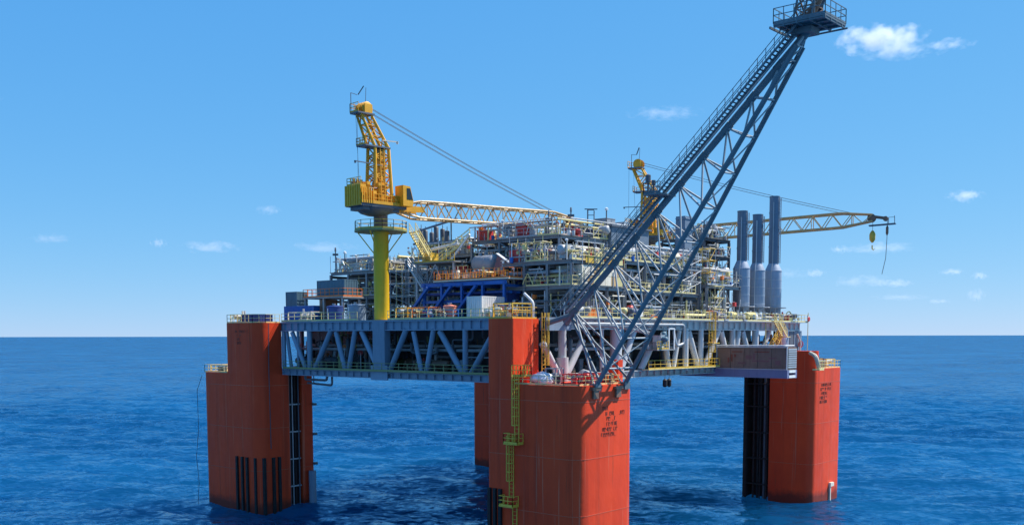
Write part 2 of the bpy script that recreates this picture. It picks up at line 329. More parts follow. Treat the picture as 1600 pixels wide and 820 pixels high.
# ------------------------------------------------------------------ clouds (outside the rig, kilometres away)
def build_clouds():
    mt = bpy.data.materials.new('cloud_volume'); mt.use_nodes = True; nt = mt.node_tree
    nt.nodes.remove(nt.nodes['Principled BSDF']); out = nt.nodes['Material Output']
    pv = nt.nodes.new('ShaderNodeVolumePrincipled'); pv.inputs['Color'].default_value = (1, 1, 1, 1); pv.inputs['Anisotropy'].default_value = 0.2
    tc = nt.nodes.new('ShaderNodeTexCoord'); oi = nt.nodes.new('ShaderNodeObjectInfo')
    ln = nt.nodes.new('ShaderNodeVectorMath'); ln.operation = 'LENGTH'; nt.links.new(tc.outputs['Object'], ln.inputs[0])
    mp = nt.nodes.new('ShaderNodeVectorMath'); mp.operation = 'MULTIPLY'; mp.inputs[1].default_value = (2.6, 1.6, 0.9); nt.links.new(tc.outputs['Object'], mp.inputs[0])
    of = nt.nodes.new('ShaderNodeVectorMath'); of.operation = 'ADD'
    k = nt.nodes.new('ShaderNodeMath'); k.operation = 'MULTIPLY'; k.inputs[1].default_value = 90; nt.links.new(oi.outputs['Random'], k.inputs[0])
    nt.links.new(mp.outputs[0], of.inputs[0]); nt.links.new(k.outputs[0], of.inputs[1])
    ns = nt.nodes.new('ShaderNodeTexNoise'); ns.inputs['Scale'].default_value = 1.25; ns.inputs['Detail'].default_value = 6; ns.inputs['Roughness'].default_value = 0.62
    nt.links.new(of.outputs[0], ns.inputs['Vector'])
    # density = clamp(noise*2.6 - 0.65 - length*0.95)
    a = nt.nodes.new('ShaderNodeMath'); a.operation = 'MULTIPLY_ADD'; a.inputs[1].default_value = 2.8; a.inputs[2].default_value = -0.72; nt.links.new(ns.outputs['Fac'], a.inputs[0])
    b = nt.nodes.new('ShaderNodeMath'); b.operation = 'MULTIPLY_ADD'; b.inputs[1].default_value = -0.95; nt.links.new(ln.outputs['Value'], b.inputs[0]); nt.links.new(a.outputs[0], b.inputs[2])
    cl = nt.nodes.new('ShaderNodeClamp'); nt.links.new(b.outputs[0], cl.inputs[0])
    at = nt.nodes.new('ShaderNodeAttribute'); at.attribute_type = 'OBJECT'; at.attribute_name = 'cloud_density'
    d = nt.nodes.new('ShaderNodeMath'); d.operation = 'MULTIPLY'; nt.links.new(cl.outputs[0], d.inputs[0]); nt.links.new(at.outputs['Fac'], d.inputs[1])
    nt.links.new(d.outputs[0], pv.inputs['Density']); nt.links.new(pv.outputs[0], out.inputs['Volume'])
    bm = bmesh.new(); bmesh.ops.create_icosphere(bm, subdivisions=3, radius=1); me = bpy.data.meshes.new('cloud'); bm.to_mesh(me); bm.free(); me.materials.append(mt)
    # bearing to the right of the view axis (tangent), elevation (tangent), width and height (tangent), distance in km, thickness
    for t, e, wd, ht, km, th in (
        (0.355, 0.281, 0.082, 0.0185, 6, 0.9), (0.372, 0.271, 0.076, 0.009, 6, 0.8), (0.420, 0.277, 0.045, 0.006, 6.2, 0.6), (0.148, 0.213, 0.064, 0.0085, 7, 0.45),
        (0.440, 0.134, 0.034, 0.009, 8, 0.7), (-0.293, 0.0865, 0.056, 0.009, 10, 0.6), (-0.344, 0.090, 0.016, 0.007, 10, 0.5), (-0.236, 0.122, 0.024, 0.007, 9, 0.35),
        (-0.448, 0.095, 0.042, 0.007, 10, 0.3), (-0.183, 0.086, 0.060, 0.008, 10, 0.4), (0.359, 0.0845, 0.066, 0.008, 10, 0.5), (0.320, 0.083, 0.022, 0.006, 10, 0.45),
        (0.296, 0.0605, 0.020, 0.006, 12, 0.5), (0.343, 0.0525, 0.056, 0.009, 12, 0.4), (0.375, 0.0505, 0.040, 0.006, 12, 0.5), (0.430, 0.0615, 0.024, 0.005, 12, 0.5),
        (0.457, 0.0575, 0.016, 0.006, 12, 0.5), (0.454, 0.039, 0.022, 0.009, 12, 0.4), (0.380, 0.037, 0.052, 0.005, 12, 0.3), (0.418, 0.033, 0.024, 0.004, 12, 0.3),
        (0.270, 0.060, 0.040, 0.008, 12, 0.2), (-0.52, 0.23, 0.05, 0.012, 9, 0.3), (0.56, 0.11, 0.05, 0.012, 9, 0.5)):
        D = km*1000; o = bpy.data.objects.new('cloud', me); C.objects.link(o); o['kind'] = 'structure'
        P = V((CAMLOC.x, CAMLOC.y, 25)) + (fw + rt*t + up*e)*D
        mw = MX.Translation(P) @ MX((rt, fw, up)).transposed().to_4x4() @ MX.Diagonal((wd*D*0.62, wd*D*0.45, ht*D*0.78, 1)); o.matrix_basis = mw
        o['cloud_density'] = th*(9.0 if ht > .018 else 3.8)/(wd*D)
build_clouds()

# ------------------------------------------------------------------ hull columns
ZD, ZB, ZS = 27.0, 19.75, 19.7              # main deck, underside of the deck box, top of the column stumps
def seams(poly, z0, z1, step, parent):
    """horizontal weld seams standing a little proud of the plating"""
    n = len(poly); cx = sum(q[0] for q in poly)/n; cy = sum(q[1] for q in poly)/n
    for i in range(int((z1-z0)/step)):
        z = z0+step*(i+0.9); b = MB()
        for k in range(n):
            p, q = poly[k], poly[(k+1) % n]; d = V((q[0]-p[0], q[1]-p[1])); L = d.length
            if L < 1e-6: continue
            nn = V((d.y, -d.x))/L*0.02
            b.add([(p[0]+nn.x, p[1]+nn.y, z-.04), (q[0]+nn.x, q[1]+nn.y, z-.04), (q[0]+nn.x, q[1]+nn.y, z+.04), (p[0]+nn.x, p[1]+nn.y, z+.04),
                   (p[0]-nn.x, p[1]-nn.y, z-.04), (q[0]-nn.x, q[1]-nn.y, z-.04), (q[0]-nn.x, q[1]-nn.y, z+.04), (p[0]-nn.x, p[1]-nn.y, z+.04)],
                  [(0,1,2,3), (7,6,5,4), (3,2,6,7), (0,4,5,1), (1,5,6,2), (0,3,7,4)])
        b.build('weld_seam', 'weld', parent)
def text_rows(o, along, upv, nrm, rows, parent, hgt=0.42, seed=1):
    """rows of small painted characters, too worn to read: a few strokes each, standing 1 cm off the plate"""
    rr = random.Random(seed); o, along, upv, nrm = V(o), V(along), V(upv), V(nrm)
    for r, (x0, n) in enumerate(rows):
        b = MB(); x = x0
        for _ in range(n):
            if rr.random() < 0.14: x += hgt; continue
            base = o+along*x-upv*(r*hgt*1.5)+nrm*0.012; st = hgt*0.14
            segs = [((0, 0), (0, 1))] if rr.random() < 0.8 else []
            segs += rr.sample([((0, 1), (.55, 1)), ((0, .5), (.55, .5)), ((0, 0), (.55, 0)), ((.55, 0), (.55, 1)), ((.55, .5), (.55, 1))], rr.randint(1, 3))
            for (a, c), (d, e) in segs:
                p = base+along*a*hgt+upv*c*hgt; q = base+along*d*hgt+upv*e*hgt; b.beam(p, q, st, st*0.4) if abs((q-p).z) < 1e-3 else b.beam(p, q, st)
            x += hgt*0.92
        if b.v: b.build('painted_mark', 'marking', parent)['kind'] = 'stuff'
def column(label, poly, z1, extras=None, seed=1):
    t = thing('hull_column', label, 'column', (sum(p[0] for p in poly)/len(poly), sum(p[1] for p in poly)/len(poly), 0), 'four columns of the hull'); t['kind'] = 'thing'
    pr = rounded(poly); MB().prism(pr, -8, z1, True).build('shaft', 'hull', t); seams(pr, 0.3, z1, 6.1, t)
    return t
# near column
tB = column('near orange hull column under the flare boom, with yellow ladder on its side', [(0,-.3,1.7), (10.4,-.3,1.2), (10.4,12.7,1.5), (0,12.7,.7)], ZS)
tw = MB().prism(rounded([(0,8.8,.25), (4.7,8.8,.25), (4.7,12.7,.3), (0,12.7,.7)]), ZS, 26.9, True).build('tower', 'hull', tB)
MB().box((9.5, 1.25, ZS+.004), (10.38, 2.6, 22.3)).build('bulwark', 'hull', tB)
handrail([(.3,8.7,ZS), (.3,1.8,ZS), (1.0,.4,ZS), (9.2,.1,ZS)], 'pale_yellow', tB, 1.0, 1.2)
handrail([(.2,12.4,26.9), (.2,9,26.9), (4.5,9,26.9), (4.5,12.4,26.9)], 'yellow', tB, 1.3, 0.8)
ladder((-.05,8.1,13.2), (-.05,8.1,20.8), (-1,0,0), 'yellow', tB); ladder((-.05,8.9,7.0), (-.05,8.9,14.0), (-1,0,0), 'yellow', tB); ladder((-.05,8.4,-1), (-.05,8.4,6.6), (-1,0,0), 'yellow', tB, False)
for y, z in ((8.2,13.1), (8.9,6.1)):
    pl = MB().box((-1.1, y-1.0, z), (0, y+1.0, z+.12)).build('ladder_platform', 'yellow', tB); handrail([(-.05,y-1,z+.12), (-1.05,y-1,z+.12), (-1.05,y+1,z+.12), (-.05,y+1,z+.12)], 'yellow', pl, 1.1, .7)
ladder((4.85,8.3,ZS), (4.85,8.3,27.6), (0,-1,0), 'yellow', tB)
pl = MB().box((-.2,7.4,20.5), (1.6,8.75,20.62)).build('access_platform', 'yellow', tB); handrail([(-.2,8.7,20.6), (-.2,7.4,20.6), (1.6,7.4,20.6), (1.6,8.7,20.6)], 'yellow', pl, 1.2, .45)
for i, y in enumerate((12.1, 11.3, 10.5)): MB().box((-.32, y-.2, -3), (0, y+.2, 7.9)).build('fender_bar', 'black', tB)
text_rows((5.0,-.3,17.0), (1,0,0), (0,0,1), (0,-1,0), [(-.6,3), (0,10), (.2,5), (.2,6), (-.6,8), (-.8,8)], tB, .38, 3)
for x in (2.9, 7.1): MB().box((x-.45,-.55,18.3), (x+.45,-.3,19.3)).box((x-.7,-.65,19.2), (x+.7,-.25,19.5)).build('boom_bracket', 'brown', tB)
# left column
tA = column('leftmost maroon hull column with black fender bars at the waterline', [(0,56.2,2.2), (5.2,56.2), (5.2,60.4), (7.5,60.4), (7.5,56.2), (9.6,56.2,.4), (9.6,70.3,2), (0,70.3,1.2)], ZS)
tw = MB().prism(rounded([(0,56.2,2.2), (4.1,56.2), (4.1,64.0,.4), (0,64.0,.5)]), ZS, 26.9, True).build('tower', 'hull', tA)
handrail([(.2,64.2,ZS), (.2,70,ZS), (9.8,70,ZS)], 'pale_yellow', tA, 1.1, 1.0)
handrail([(4,63.8,26.9), (.2,63.8,26.9), (.2,57.6,26.9), (1.6,56.4,26.9), (4,56.4,26.9)], 'pale_yellow', tA, 1.2, .9)
for x_, y_ in ((-.1,61.7), (-.1,60.4), (-.1,59.2), (.2,57.6), (.9,56.5), (2.2,56.1), (3.2,56.1)): MB().box((x_-.2,y_-.2,-3), (x_+.2,y_+.2,7.7)).build('fender_bar', 'black', tA)
text_rows((0,61.5,25.5), (0,-1,0), (0,0,1), (-1,0,0), [(0,10), (.4,3), (.4,3), (.4,3)], tA, .36, 5)
for k, (x, r, mtl) in enumerate(((5.6,.14,'steel_dark'), (6.0,.08,'steel_grey'), (6.6,.18,'recess_shade'), (7.1,.1,'steel_dark'))): pipe('riser_pipe', [(x,56.8-.25*(k % 2),-4), (x,56.8-.25*(k % 2),ZB+.5)], r, mtl, tA)
for z in (3, 7, 11, 15): MB().box((5.22,56.6,z), (7.48,57.08,z+.18)).build('pipe_clamp', 'steel_grey', tA)
MB().box((5.21,57.1,-4), (7.49,58.3,ZS-.1)).build('recess_shade_panel', 'recess_shade', tA)  # added near-black sheet, its colour standing in for shade inside the notch
pipe('caisson', [(8.7,55.6,-4), (8.7,55.6,5.2)], .55, 'steel_blue', tA)
for z in (6, 10.4, 14.8): MB().box((9.3,55.8,z), (9.9,56.25,z+.35)).build('padeye', 'steel_dark', tA)
# right column
tC = column('right-hand orange hull column at the far end of the sunlit truss', [(57.8,0,1.2), (67.9,0,.9), (67.9,11.6,2), (60.6,11.6), (60.6,7.0), (57.8,7.0)], ZS+.35)
tw = MB().prism(rounded([(57.8,0.002,1.2), (59.8,0.002,.6), (59.8,6.9,.3), (57.8,6.9,.1)]), ZS+.35, 22.7, True).build('tower', 'hull', tC)
handrail([(60.2,.25,ZS+.35), (67.7,.25,ZS+.35), (67.7,11.4,ZS+.35)], 'pale_yellow', tC, 1.1, 1.0)
text_rows((60.9,0,17.4), (1,0,0), (0,0,1), (0,-1,0), [(-.4,9), (-.6,10), (-.4,6), (-.8,7), (-.8,7)], tC, .42, 9)
MB().box((59.9,7.05,-4), (60.59,11.4,ZS+.2)).build('recess_shade_panel', 'recess_shade', tC); MB().box((57.9,10.9,-4), (59.9,11.4,ZS-.2)).build('recess_shade_panel', 'recess_shade', tC)  # added near-black sheets carry the shade of this recess as colour
for z in (2, 6, 10, 14, 17.5): MB().box((58.0,7.1,z), (59.9,10.9,z+.18)).build('pipe_clamp', 'recess_shade', tC)
for k in range(5): pipe('riser_pipe', [(58.3+.35*(k % 2), 7.6+.55*k, -4), (58.3+.35*(k % 2), 7.6+.55*k, ZB+.4)], (.16, .22, .12, .2, .14)[k], ('recess_shade', 'steel_dark', 'recess_shade', 'black', 'recess_shade')[k], tC)
MB().box((64.0,-.35,1.9), (65.2,0,2.5)).box((64.1,-.25,-1), (64.35,0,1.9)).build('mooring_bracket', 'cream', tC)
# far column
tD = column('far hull column half hidden behind the near one', [(59.1,58,1.5), (69.5,58,1.5), (69.5,70.4,1.5), (59.1,70.4,1.0)], ZS)
MB().prism(rounded([(62,58.002), (69,58.002), (69,64), (62,64)]), ZS, 26.9, True).build('tower', 'hull', tD)

# ------------------------------------------------------------------ deck box: trusses and floors
def girder(name, p0, p1, z0, z1, thick, mat, parent, sp=1.6, nrm=(0,-1)):
    """plate girder: web, two flanges and upright stiffeners"""
    p0, p1 = V(p0), V(p1); d = (p1-p0).normalized(); n = V((nrm[0], nrm[1], 0)); b = MB(); L = (p1-p0).length
    def slab(a, c, zlo, zhi, o0, o1):
        q = [a+n*o0, c+n*o0, c+n*o1, a+n*o1]
        if (q[1]-q[0]).cross(q[2]-q[1]).z < 0: q = q[::-1]
        b.prism([(k.x, k.y) for k in q], zlo, zhi)
    slab(p0, p1, z0+.12, z1-.12, -.05, .05); slab(p0, p1, z0, z0+.12, -thick/2, thick/2); slab(p0, p1, z1-.12, z1, -thick/2, thick/2)
    k = max(1, int(L/sp))
    for i in range(k+1):
        a = p0+d*(L*i/k)*0.998; slab(a, a+d*.07, z0+.12, z1-.12, .05, thick/2-.04)
    return b.build(name, mat, parent)
# left-hand truss, in shade (plane x = 4.3)
XL = 4.3
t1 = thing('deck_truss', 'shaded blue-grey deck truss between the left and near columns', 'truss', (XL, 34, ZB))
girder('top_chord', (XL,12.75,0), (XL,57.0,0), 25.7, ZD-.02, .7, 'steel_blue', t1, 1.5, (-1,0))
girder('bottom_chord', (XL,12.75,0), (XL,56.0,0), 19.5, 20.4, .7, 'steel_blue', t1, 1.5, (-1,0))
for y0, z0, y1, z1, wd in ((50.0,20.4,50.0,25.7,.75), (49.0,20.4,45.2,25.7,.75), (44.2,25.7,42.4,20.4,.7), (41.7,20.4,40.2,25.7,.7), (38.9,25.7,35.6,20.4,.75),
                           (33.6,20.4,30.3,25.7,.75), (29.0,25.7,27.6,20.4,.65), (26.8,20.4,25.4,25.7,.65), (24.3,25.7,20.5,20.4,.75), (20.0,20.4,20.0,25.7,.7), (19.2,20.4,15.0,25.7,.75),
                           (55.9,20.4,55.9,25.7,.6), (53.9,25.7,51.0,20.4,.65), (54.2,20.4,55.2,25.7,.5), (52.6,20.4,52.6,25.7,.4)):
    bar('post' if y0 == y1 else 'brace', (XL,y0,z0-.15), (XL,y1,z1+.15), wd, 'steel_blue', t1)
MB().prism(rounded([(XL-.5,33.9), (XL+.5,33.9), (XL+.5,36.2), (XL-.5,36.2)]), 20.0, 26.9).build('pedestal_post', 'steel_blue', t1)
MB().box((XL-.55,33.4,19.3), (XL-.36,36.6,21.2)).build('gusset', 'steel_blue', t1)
# sunlit truss (plane y = 8.5)
YR = 8.5
t2 = thing('deck_truss', 'sunlit grey deck truss between the near and right columns', 'truss', (36, YR, ZB))
girder('top_chord', (5.0,YR,0), (70.2,YR,0), 25.75, ZD-.02, .7, 'truss_light', t2, 1.6)
girder('bottom_chord', (5.0,YR,0), (70.2,YR,0), 19.7, 20.6, .7, 'truss_light', t2, 1.6)
for x0, z0, x1, z1, wd in ((8.5,20.4,8.5,25.9,1.0), (4.9,24.3,7.7,20.5,.85), (12.4,24.6,9.4,20.5,.85), (16.3,20.4,16.3,25.9,.5), (19.3,20.4,19.3,25.9,1.5), (20.2,20.6,23.4,25.8,.8), (28.0,24.8,24.8,20.5,.9),
                           (30.2,25.8,31.4,20.5,.8), (34.0,25.8,32.6,20.5,.7), (35.7,20.4,35.7,25.9,.8), (36.3,25.8,39.0,20.5,.85), (39.7,20.4,39.7,25.9,.8), (44.5,25.8,40.7,20.5,.85),
                           (45.2,25.8,47.5,20.5,.9), (48.6,20.4,48.6,25.9,.9), (50.4,25.8,49.4,20.5,.8), (51.6,25.8,54.4,20.5,.8), (55.7,20.4,55.7,25.9,1.0), (60.0,25.8,56.6,20.5,.8),
                           (64.2,20.4,64.2,25.9,1.6), (65.2,25.8,68.6,20.5,.9), (69.8,20.4,69.8,25.9,.7)):
    bar('post' if x0 == x1 else 'brace', (x0,YR,z0-.15), (x1,YR,z1+.1), wd, 'truss_light', t2)
bar('knee_post', (8.5,YR,ZS), (8.5,YR,22.5), 1.5, 'truss_light', t2)
MB().box((5.0,YR-.45,25.6), (9.6,YR+.45,ZD+.1)).build('boom_seat', 'steel_blue', t2)
# rear trusses
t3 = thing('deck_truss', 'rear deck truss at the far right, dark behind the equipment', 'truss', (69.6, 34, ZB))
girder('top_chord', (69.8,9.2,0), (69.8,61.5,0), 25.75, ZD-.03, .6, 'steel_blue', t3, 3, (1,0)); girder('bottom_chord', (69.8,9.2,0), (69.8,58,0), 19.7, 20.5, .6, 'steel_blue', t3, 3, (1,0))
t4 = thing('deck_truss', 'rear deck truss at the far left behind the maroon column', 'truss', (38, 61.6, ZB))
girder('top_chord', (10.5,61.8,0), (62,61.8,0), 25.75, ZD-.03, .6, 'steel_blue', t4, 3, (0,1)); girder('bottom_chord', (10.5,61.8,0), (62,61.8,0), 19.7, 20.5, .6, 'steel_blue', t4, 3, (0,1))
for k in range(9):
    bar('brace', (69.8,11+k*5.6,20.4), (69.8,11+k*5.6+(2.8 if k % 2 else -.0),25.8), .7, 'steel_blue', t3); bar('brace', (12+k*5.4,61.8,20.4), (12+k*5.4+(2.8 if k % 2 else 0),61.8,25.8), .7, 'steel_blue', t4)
# floors, inner bulkheads and deck-edge rails
md = thing('main_deck', 'main deck plating on top of the truss box, with yellow edge handrails', 'deck', (38, 34, ZD-.2))
MB().box((4.75,12.8,ZD-.26), (70.3,61.5,ZD)).box((4.75,8.9,ZD-.26), (70.3,12.8,ZD)).build('deck_plate', 'grating', md)
MB().box((4.0,12.9,ZD+.004), (5.6,56,ZD+.1)).build('edge_walkway', 'grating', md)
handrail([(4.05,13.0,ZD+.1), (4.05,33.5,ZD+.1)], 'pale_yellow', md, 1.1, 1.5); handrail([(4.05,39.5,ZD+.1), (4.05,56,ZD+.1)], 'pale_yellow', md, 1.1, 1.5)
MB().box((10,7.2,ZD+.004), (71.0,8.8,ZD+.1)).build('edge_walkway', 'galvanised', md)
handrail([(10,7.25,ZD+.1), (40.2,7.25,ZD+.1)], 'pale_yellow', md, 1.15, 1.1, r=.028); handrail([(42.2,7.25,ZD+.1), (70.9,7.25,ZD+.1), (70.9,20,ZD+.1)], 'pale_yellow', md, 1.15, 1.1, r=.028)
ld = thing('lower_deck', 'lower deck floor along the bottom of the truss box, crowded and dark', 'deck', (38, 34, ZB))
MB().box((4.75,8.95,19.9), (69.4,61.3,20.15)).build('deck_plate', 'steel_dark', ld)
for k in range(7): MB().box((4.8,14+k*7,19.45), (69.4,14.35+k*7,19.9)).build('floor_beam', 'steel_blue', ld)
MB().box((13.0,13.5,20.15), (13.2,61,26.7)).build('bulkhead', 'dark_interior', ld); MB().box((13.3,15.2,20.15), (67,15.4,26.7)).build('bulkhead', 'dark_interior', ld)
MB().box((3.4,13.2,20.42), (4.0,55,20.5)).build('side_walkway', 'olive', ld); handrail([(3.42,13.2,20.5), (3.42,55,20.5)], 'olive', ld, 1.0, 1.6)
MB().box((24.5,7.0,20.62), (42.5,8.1,20.72)).build('side_walkway', 'pale_yellow', ld); handrail([(24.5,7.05,20.72), (42.5,7.05,20.72)], 'yellow', ld, 1.1, 1.4)
for j in range(2):
    pipe('mid_pipe', [(7.0+j*1.5,14,23.2+j*.5), (7.0+j*1.5,55,23.2+j*.5)], .2, 'galvanised', ld); pipe('mid_pipe', [(10,10.6+j*1.6,23.4+j*.5), (66,10.6+j*1.6,23.4+j*.5)], .22, 'galvanised', ld)

# ------------------------------------------------------------------ equipment kit
def hvessel(name, c, axis, L, r, mat, parent, n=16):
    b = MB(); pr = [(-L/2-r*.45, .02), (-L/2-r*.38, r*.5), (-L/2-r*.2, r*.83), (-L/2, r), (-L*.18, r), (-L*.18, r*1.03), (-L*.16, r*1.03), (-L*.16, r), (L/2, r), (L/2+r*.2, r*.83), (L/2+r*.38, r*.5), (L/2+r*.45, .02)]
    b.lathe(c, axis, pr, n); ax = V(axis).normalized(); sd = V((-ax.y, ax.x, 0)); cv = V(c)
    for s in (-.3, .3):
        q = cv+ax*L*s; b.beam(q-sd*r*.75+V((0,0,-r*1.25)), q+sd*r*.75+V((0,0,-r*1.25)), .3, r*.9)
    b.tube(cv+V((0,0,r*.9)), cv+V((0,0,r*1.35)), r*.16); b.tube(cv+ax*L*.3+V((0,0,r*.9)), cv+ax*L*.3+V((0,0,r*1.25)), r*.2)
    return b.build(name, mat, parent)
def vvessel(name, c, h, r, mat, parent, n=14):
    x, y, z = c; b = MB(); b.lathe(c, (0,0,1), [(0, r*.85), (.25, r*.85), (.3, r), (h*.55, r), (h*.55, r*1.05), (h*.57, r*1.05), (h*.57, r), (h-r*.5, r), (h-r*.2, r*.8), (h, r*.25)], n)
    b.tube((x,y,z+h-.1), (x,y,z+h+.5), r*.14); b.beam((x-r*1.1,y,z+h*.4), (x-r*1.5,y,z+h*.4), .22); return b.build(name, mat, parent)
def cabinet(name, a, b_, mat, parent):
    b = MB().box(a, b_); (x0,y0,z0), (x1,y1,z1) = a, b_; n = max(1, int((y1-y0)/.9))
    for i in range(n):
        q = (y1-y0)/n; b.box((x0-.04, y0+q*i+.06, z0+.12), (x0-.002, y0+q*(i+1)-.06, z1-.12))
    n = max(1, int((x1-x0)/.9))
    for i in range(n):
        q = (x1-x0)/n; b.box((x0+q*i+.06, y0-.04, z0+.12), (x0+q*(i+1)-.06, y0-.002, z1-.12))
    b.box((x0-.06,y0-.06,z1), (x1+.06,y1+.06,z1+.07)); return b.build(name, mat, parent)
def pump(c, parent, mat):
    x, y, z = c; b = MB().box((x-.5,y-.9,z), (x+.5,y+.9,z+.2)); b.lathe((x,y-.7,z+.65), (0,1,0), [(0,.2), (.05,.38), (.75,.38), (.8,.12), (1.0,.12), (1.02,.45), (1.3,.45), (1.35,.2)], 10)
    b.tube((x,y+.45,z+.9), (x,y+.45,z+1.6), .14); return b.build('pump', mat, parent)
def handwheel(c, nrm, r, mat, parent):
    nrm = V(nrm).normalized(); sd = nrm.cross(V((0,0,1)) if abs(nrm.z) < .9 else V((1,0,0))).normalized(); u = sd.cross(nrm); c = V(c); b = MB()
    pts = [c+(sd*math.cos(k*math.pi/5)+u*math.sin(k*math.pi/5))*r for k in range(10)]
    for p, q in zip(pts, pts[1:]+pts[:1]): b.beam(p, q, r*.22)
    b.beam(pts[0], pts[5], r*.18); b.beam(pts[2], pts[7], r*.18); b.tube(c, c-nrm*r*1.6, r*.25, n=6); b.lathe(c-nrm*r*2.6, nrm, [(0,r*.7), (r*.3,r*.7), (r*.3,r*.5), (r*1.1,r*.5)], 8)
    return b.build('valve', mat, parent)
def lamp(c, h, parent):
    x, y, z = c; b = MB(); b.beam((x,y,z), (x,y,z+h), .08); b.beam((x,y,z+h), (x-.45,y-.3,z+h+.12), .07); b.lathe((x-.5,y-.33,z+h-.08), (0,0,1), [(0,.17), (.18,.2), (.26,.08)], 8); return b.build('lamp', 'white', parent)
PIPEC = ['galvanised']*5+['steel_grey']*3+['white']*3+['steel_dark']*2+['pale_yellow']*2+['cream', 'brown']
EQC = ['steel_grey']*3+['galvanised']*3+['steel_dark']*2+['grey_box']*2+['white']*2+['cream']*2+['pale_yellow']*2+['red', 'navy', 'brown', 'teal_box']
def fill(parent, x0, x1, y0, y1, z, h, n, rr, EQC=EQC, PIPEC=PIPEC):
    """process equipment on one floor: vessels, pumps, cabinets, valves and pipe runs"""
    for _ in range(n):
        x, y = rr.uniform(x0+.6, x1-.6), rr.uniform(y0+.6, y1-.6); k = rr.random(); mt_ = rr.choice(EQC)
        if k < .14: hvessel('vessel', (x,y,z+.5+min(.8,h*.3)), rr.choice(((1,0,0),(0,1,0))), rr.uniform(1.4,3.0), rr.uniform(.3,min(.65,h*.26)), mt_, parent, 12)
        elif k < .27: vvessel('vertical_vessel', (x,y,z), rr.uniform(.6,.95)*h, rr.uniform(.18,.42), mt_, parent, 10)
        elif k < .42: a = rr.uniform(.4,1.0); c = rr.uniform(.4,1.2); cabinet('cabinet', (x-a/2,y-c/2,z), (x+a/2,y+c/2,z+rr.uniform(.6,min(1.9,h*.7))), mt_, parent)
        elif k < .52: pump((x,y,z), parent, mt_)
        elif k < .64:
            hh = rr.uniform(.5,h*.7); bar('spool', (x,y,z), (x,y,z+hh), .14, rr.choice(PIPEC), parent); handwheel((x-.25,y-.25,z+hh), (-1,-1,0), rr.uniform(.18,.3), rr.choice(('red','red','navy','yellow','orange','galvanised')), parent)
        else:
            r = rr.choice((.06,.08,.1,.1,.14,.2)); zz = z+rr.uniform(.3,h-.3); L = rr.uniform(1.5,5.5)
            e = (min(x1,x+L),y,zz) if rr.random() < .5 else (x,min(y1,y+L),zz)
            e2 = (e[0],e[1],max(z,min(z+h,zz+rr.choice((-1,1))*rr.uniform(.8,2)))); s = (x,y,max(z,min(z+h,zz+rr.choice((-1,1))*rr.uniform(.6,2))))
            pipe('pipe', [s, (x,y,zz), e, e2], r, rr.choice(PIPEC), parent, 6)
def face_clutter(t, x0, x1, y0, y1, z, h, rr, density):
    """thin risers, struts, cable trays, lamps, loops and junction boxes crowding a module's two outer faces"""
    thin = ['galvanised']*4+['white']*3+['pale_yellow']*3+['cream']*2+['steel_grey']*3+['steel_dark']*2
    for face, L in ((0, y1-y0), (1, x1-x0)):
        def at(a, o, zz): return V((x0-o, y0+a, zz)) if face == 0 else V((x0+a, y0-o, zz))
        for _ in range(int(L*3.6*density)):
            a = rr.uniform(.1, L-.3); o = rr.uniform(-1.6, .5); k = rr.random()
            if k < .36: bar('riser', at(a,o,z), at(a,o,z+h*rr.uniform(.35,1.12)), rr.choice((.07,.09,.09,.12,.16,.22)), rr.choice(thin), t)
            elif k < .50: zz = z+h*rr.uniform(.1,.9); bar('strut', at(a,o,z+h*rr.uniform(0,.4)), at(min(L,a+rr.uniform(.6,2.2)),o,zz), rr.choice((.07,.1,.13)), rr.choice(thin), t)
            elif k < .64: zz = z+h*rr.uniform(.2,1); bar('line', at(a,o,zz), at(min(L,a+rr.uniform(1.2,4.5)),o,zz), rr.choice((.07,.09,.12,.16)), rr.choice(thin), t)
            elif k < .74:
                w_ = rr.uniform(.2,.5); zz = z+rr.uniform(.2,h*.85); p_ = at(a,o,zz); b = MB().box((p_.x-w_/2,p_.y-w_/2,zz), (p_.x+w_/2,p_.y+w_/2,zz+w_*1.2)); b.box((p_.x-w_/2-.03,p_.y-w_/2+.05,zz+.06), (p_.x-w_/2,p_.y+w_/2-.05,zz+w_*1.2-.06)); b.build('junction_box', rr.choice(('galvanised','white','grey_box','steel_dark','red','cream','pale_yellow','cream','orange')), t)
            elif k < .80: zz = z+h*rr.uniform(.55,1); bar('cable_tray', at(a,o,zz), at(min(L,a+rr.uniform(2,6)),o,zz), .35, rr.choice(('galvanised','steel_grey','steel_dark')), t, 'box', .1)
            elif k < .88:
                zz = z+rr.uniform(.2,.8); hp = [at(min(L,a+j*.4),o,zz+rr.uniform(.8,h*.8)*math.sin(math.pi*j/4)) for j in range(5)]; MB().sweep(hp, rr.choice((.05,.07,.1)), 6).build('loop_pipe', rr.choice(thin), t)
            elif k < .94: p_ = at(a,o,z+rr.uniform(.6,h*.8)); handwheel(p_, (-1,-1,0), rr.uniform(.13,.22), rr.choice(('red','orange','galvanised','yellow','white')), t)
            else: p_ = at(a,o,z); MB().lathe(p_, (0,0,1), [(0,.22), (.05,.25), (.3,.22), (.6,.25), (.7,.22), (.72,.08)], 10).build('drum', rr.choice(('blue','galvanised','red','white')), t)
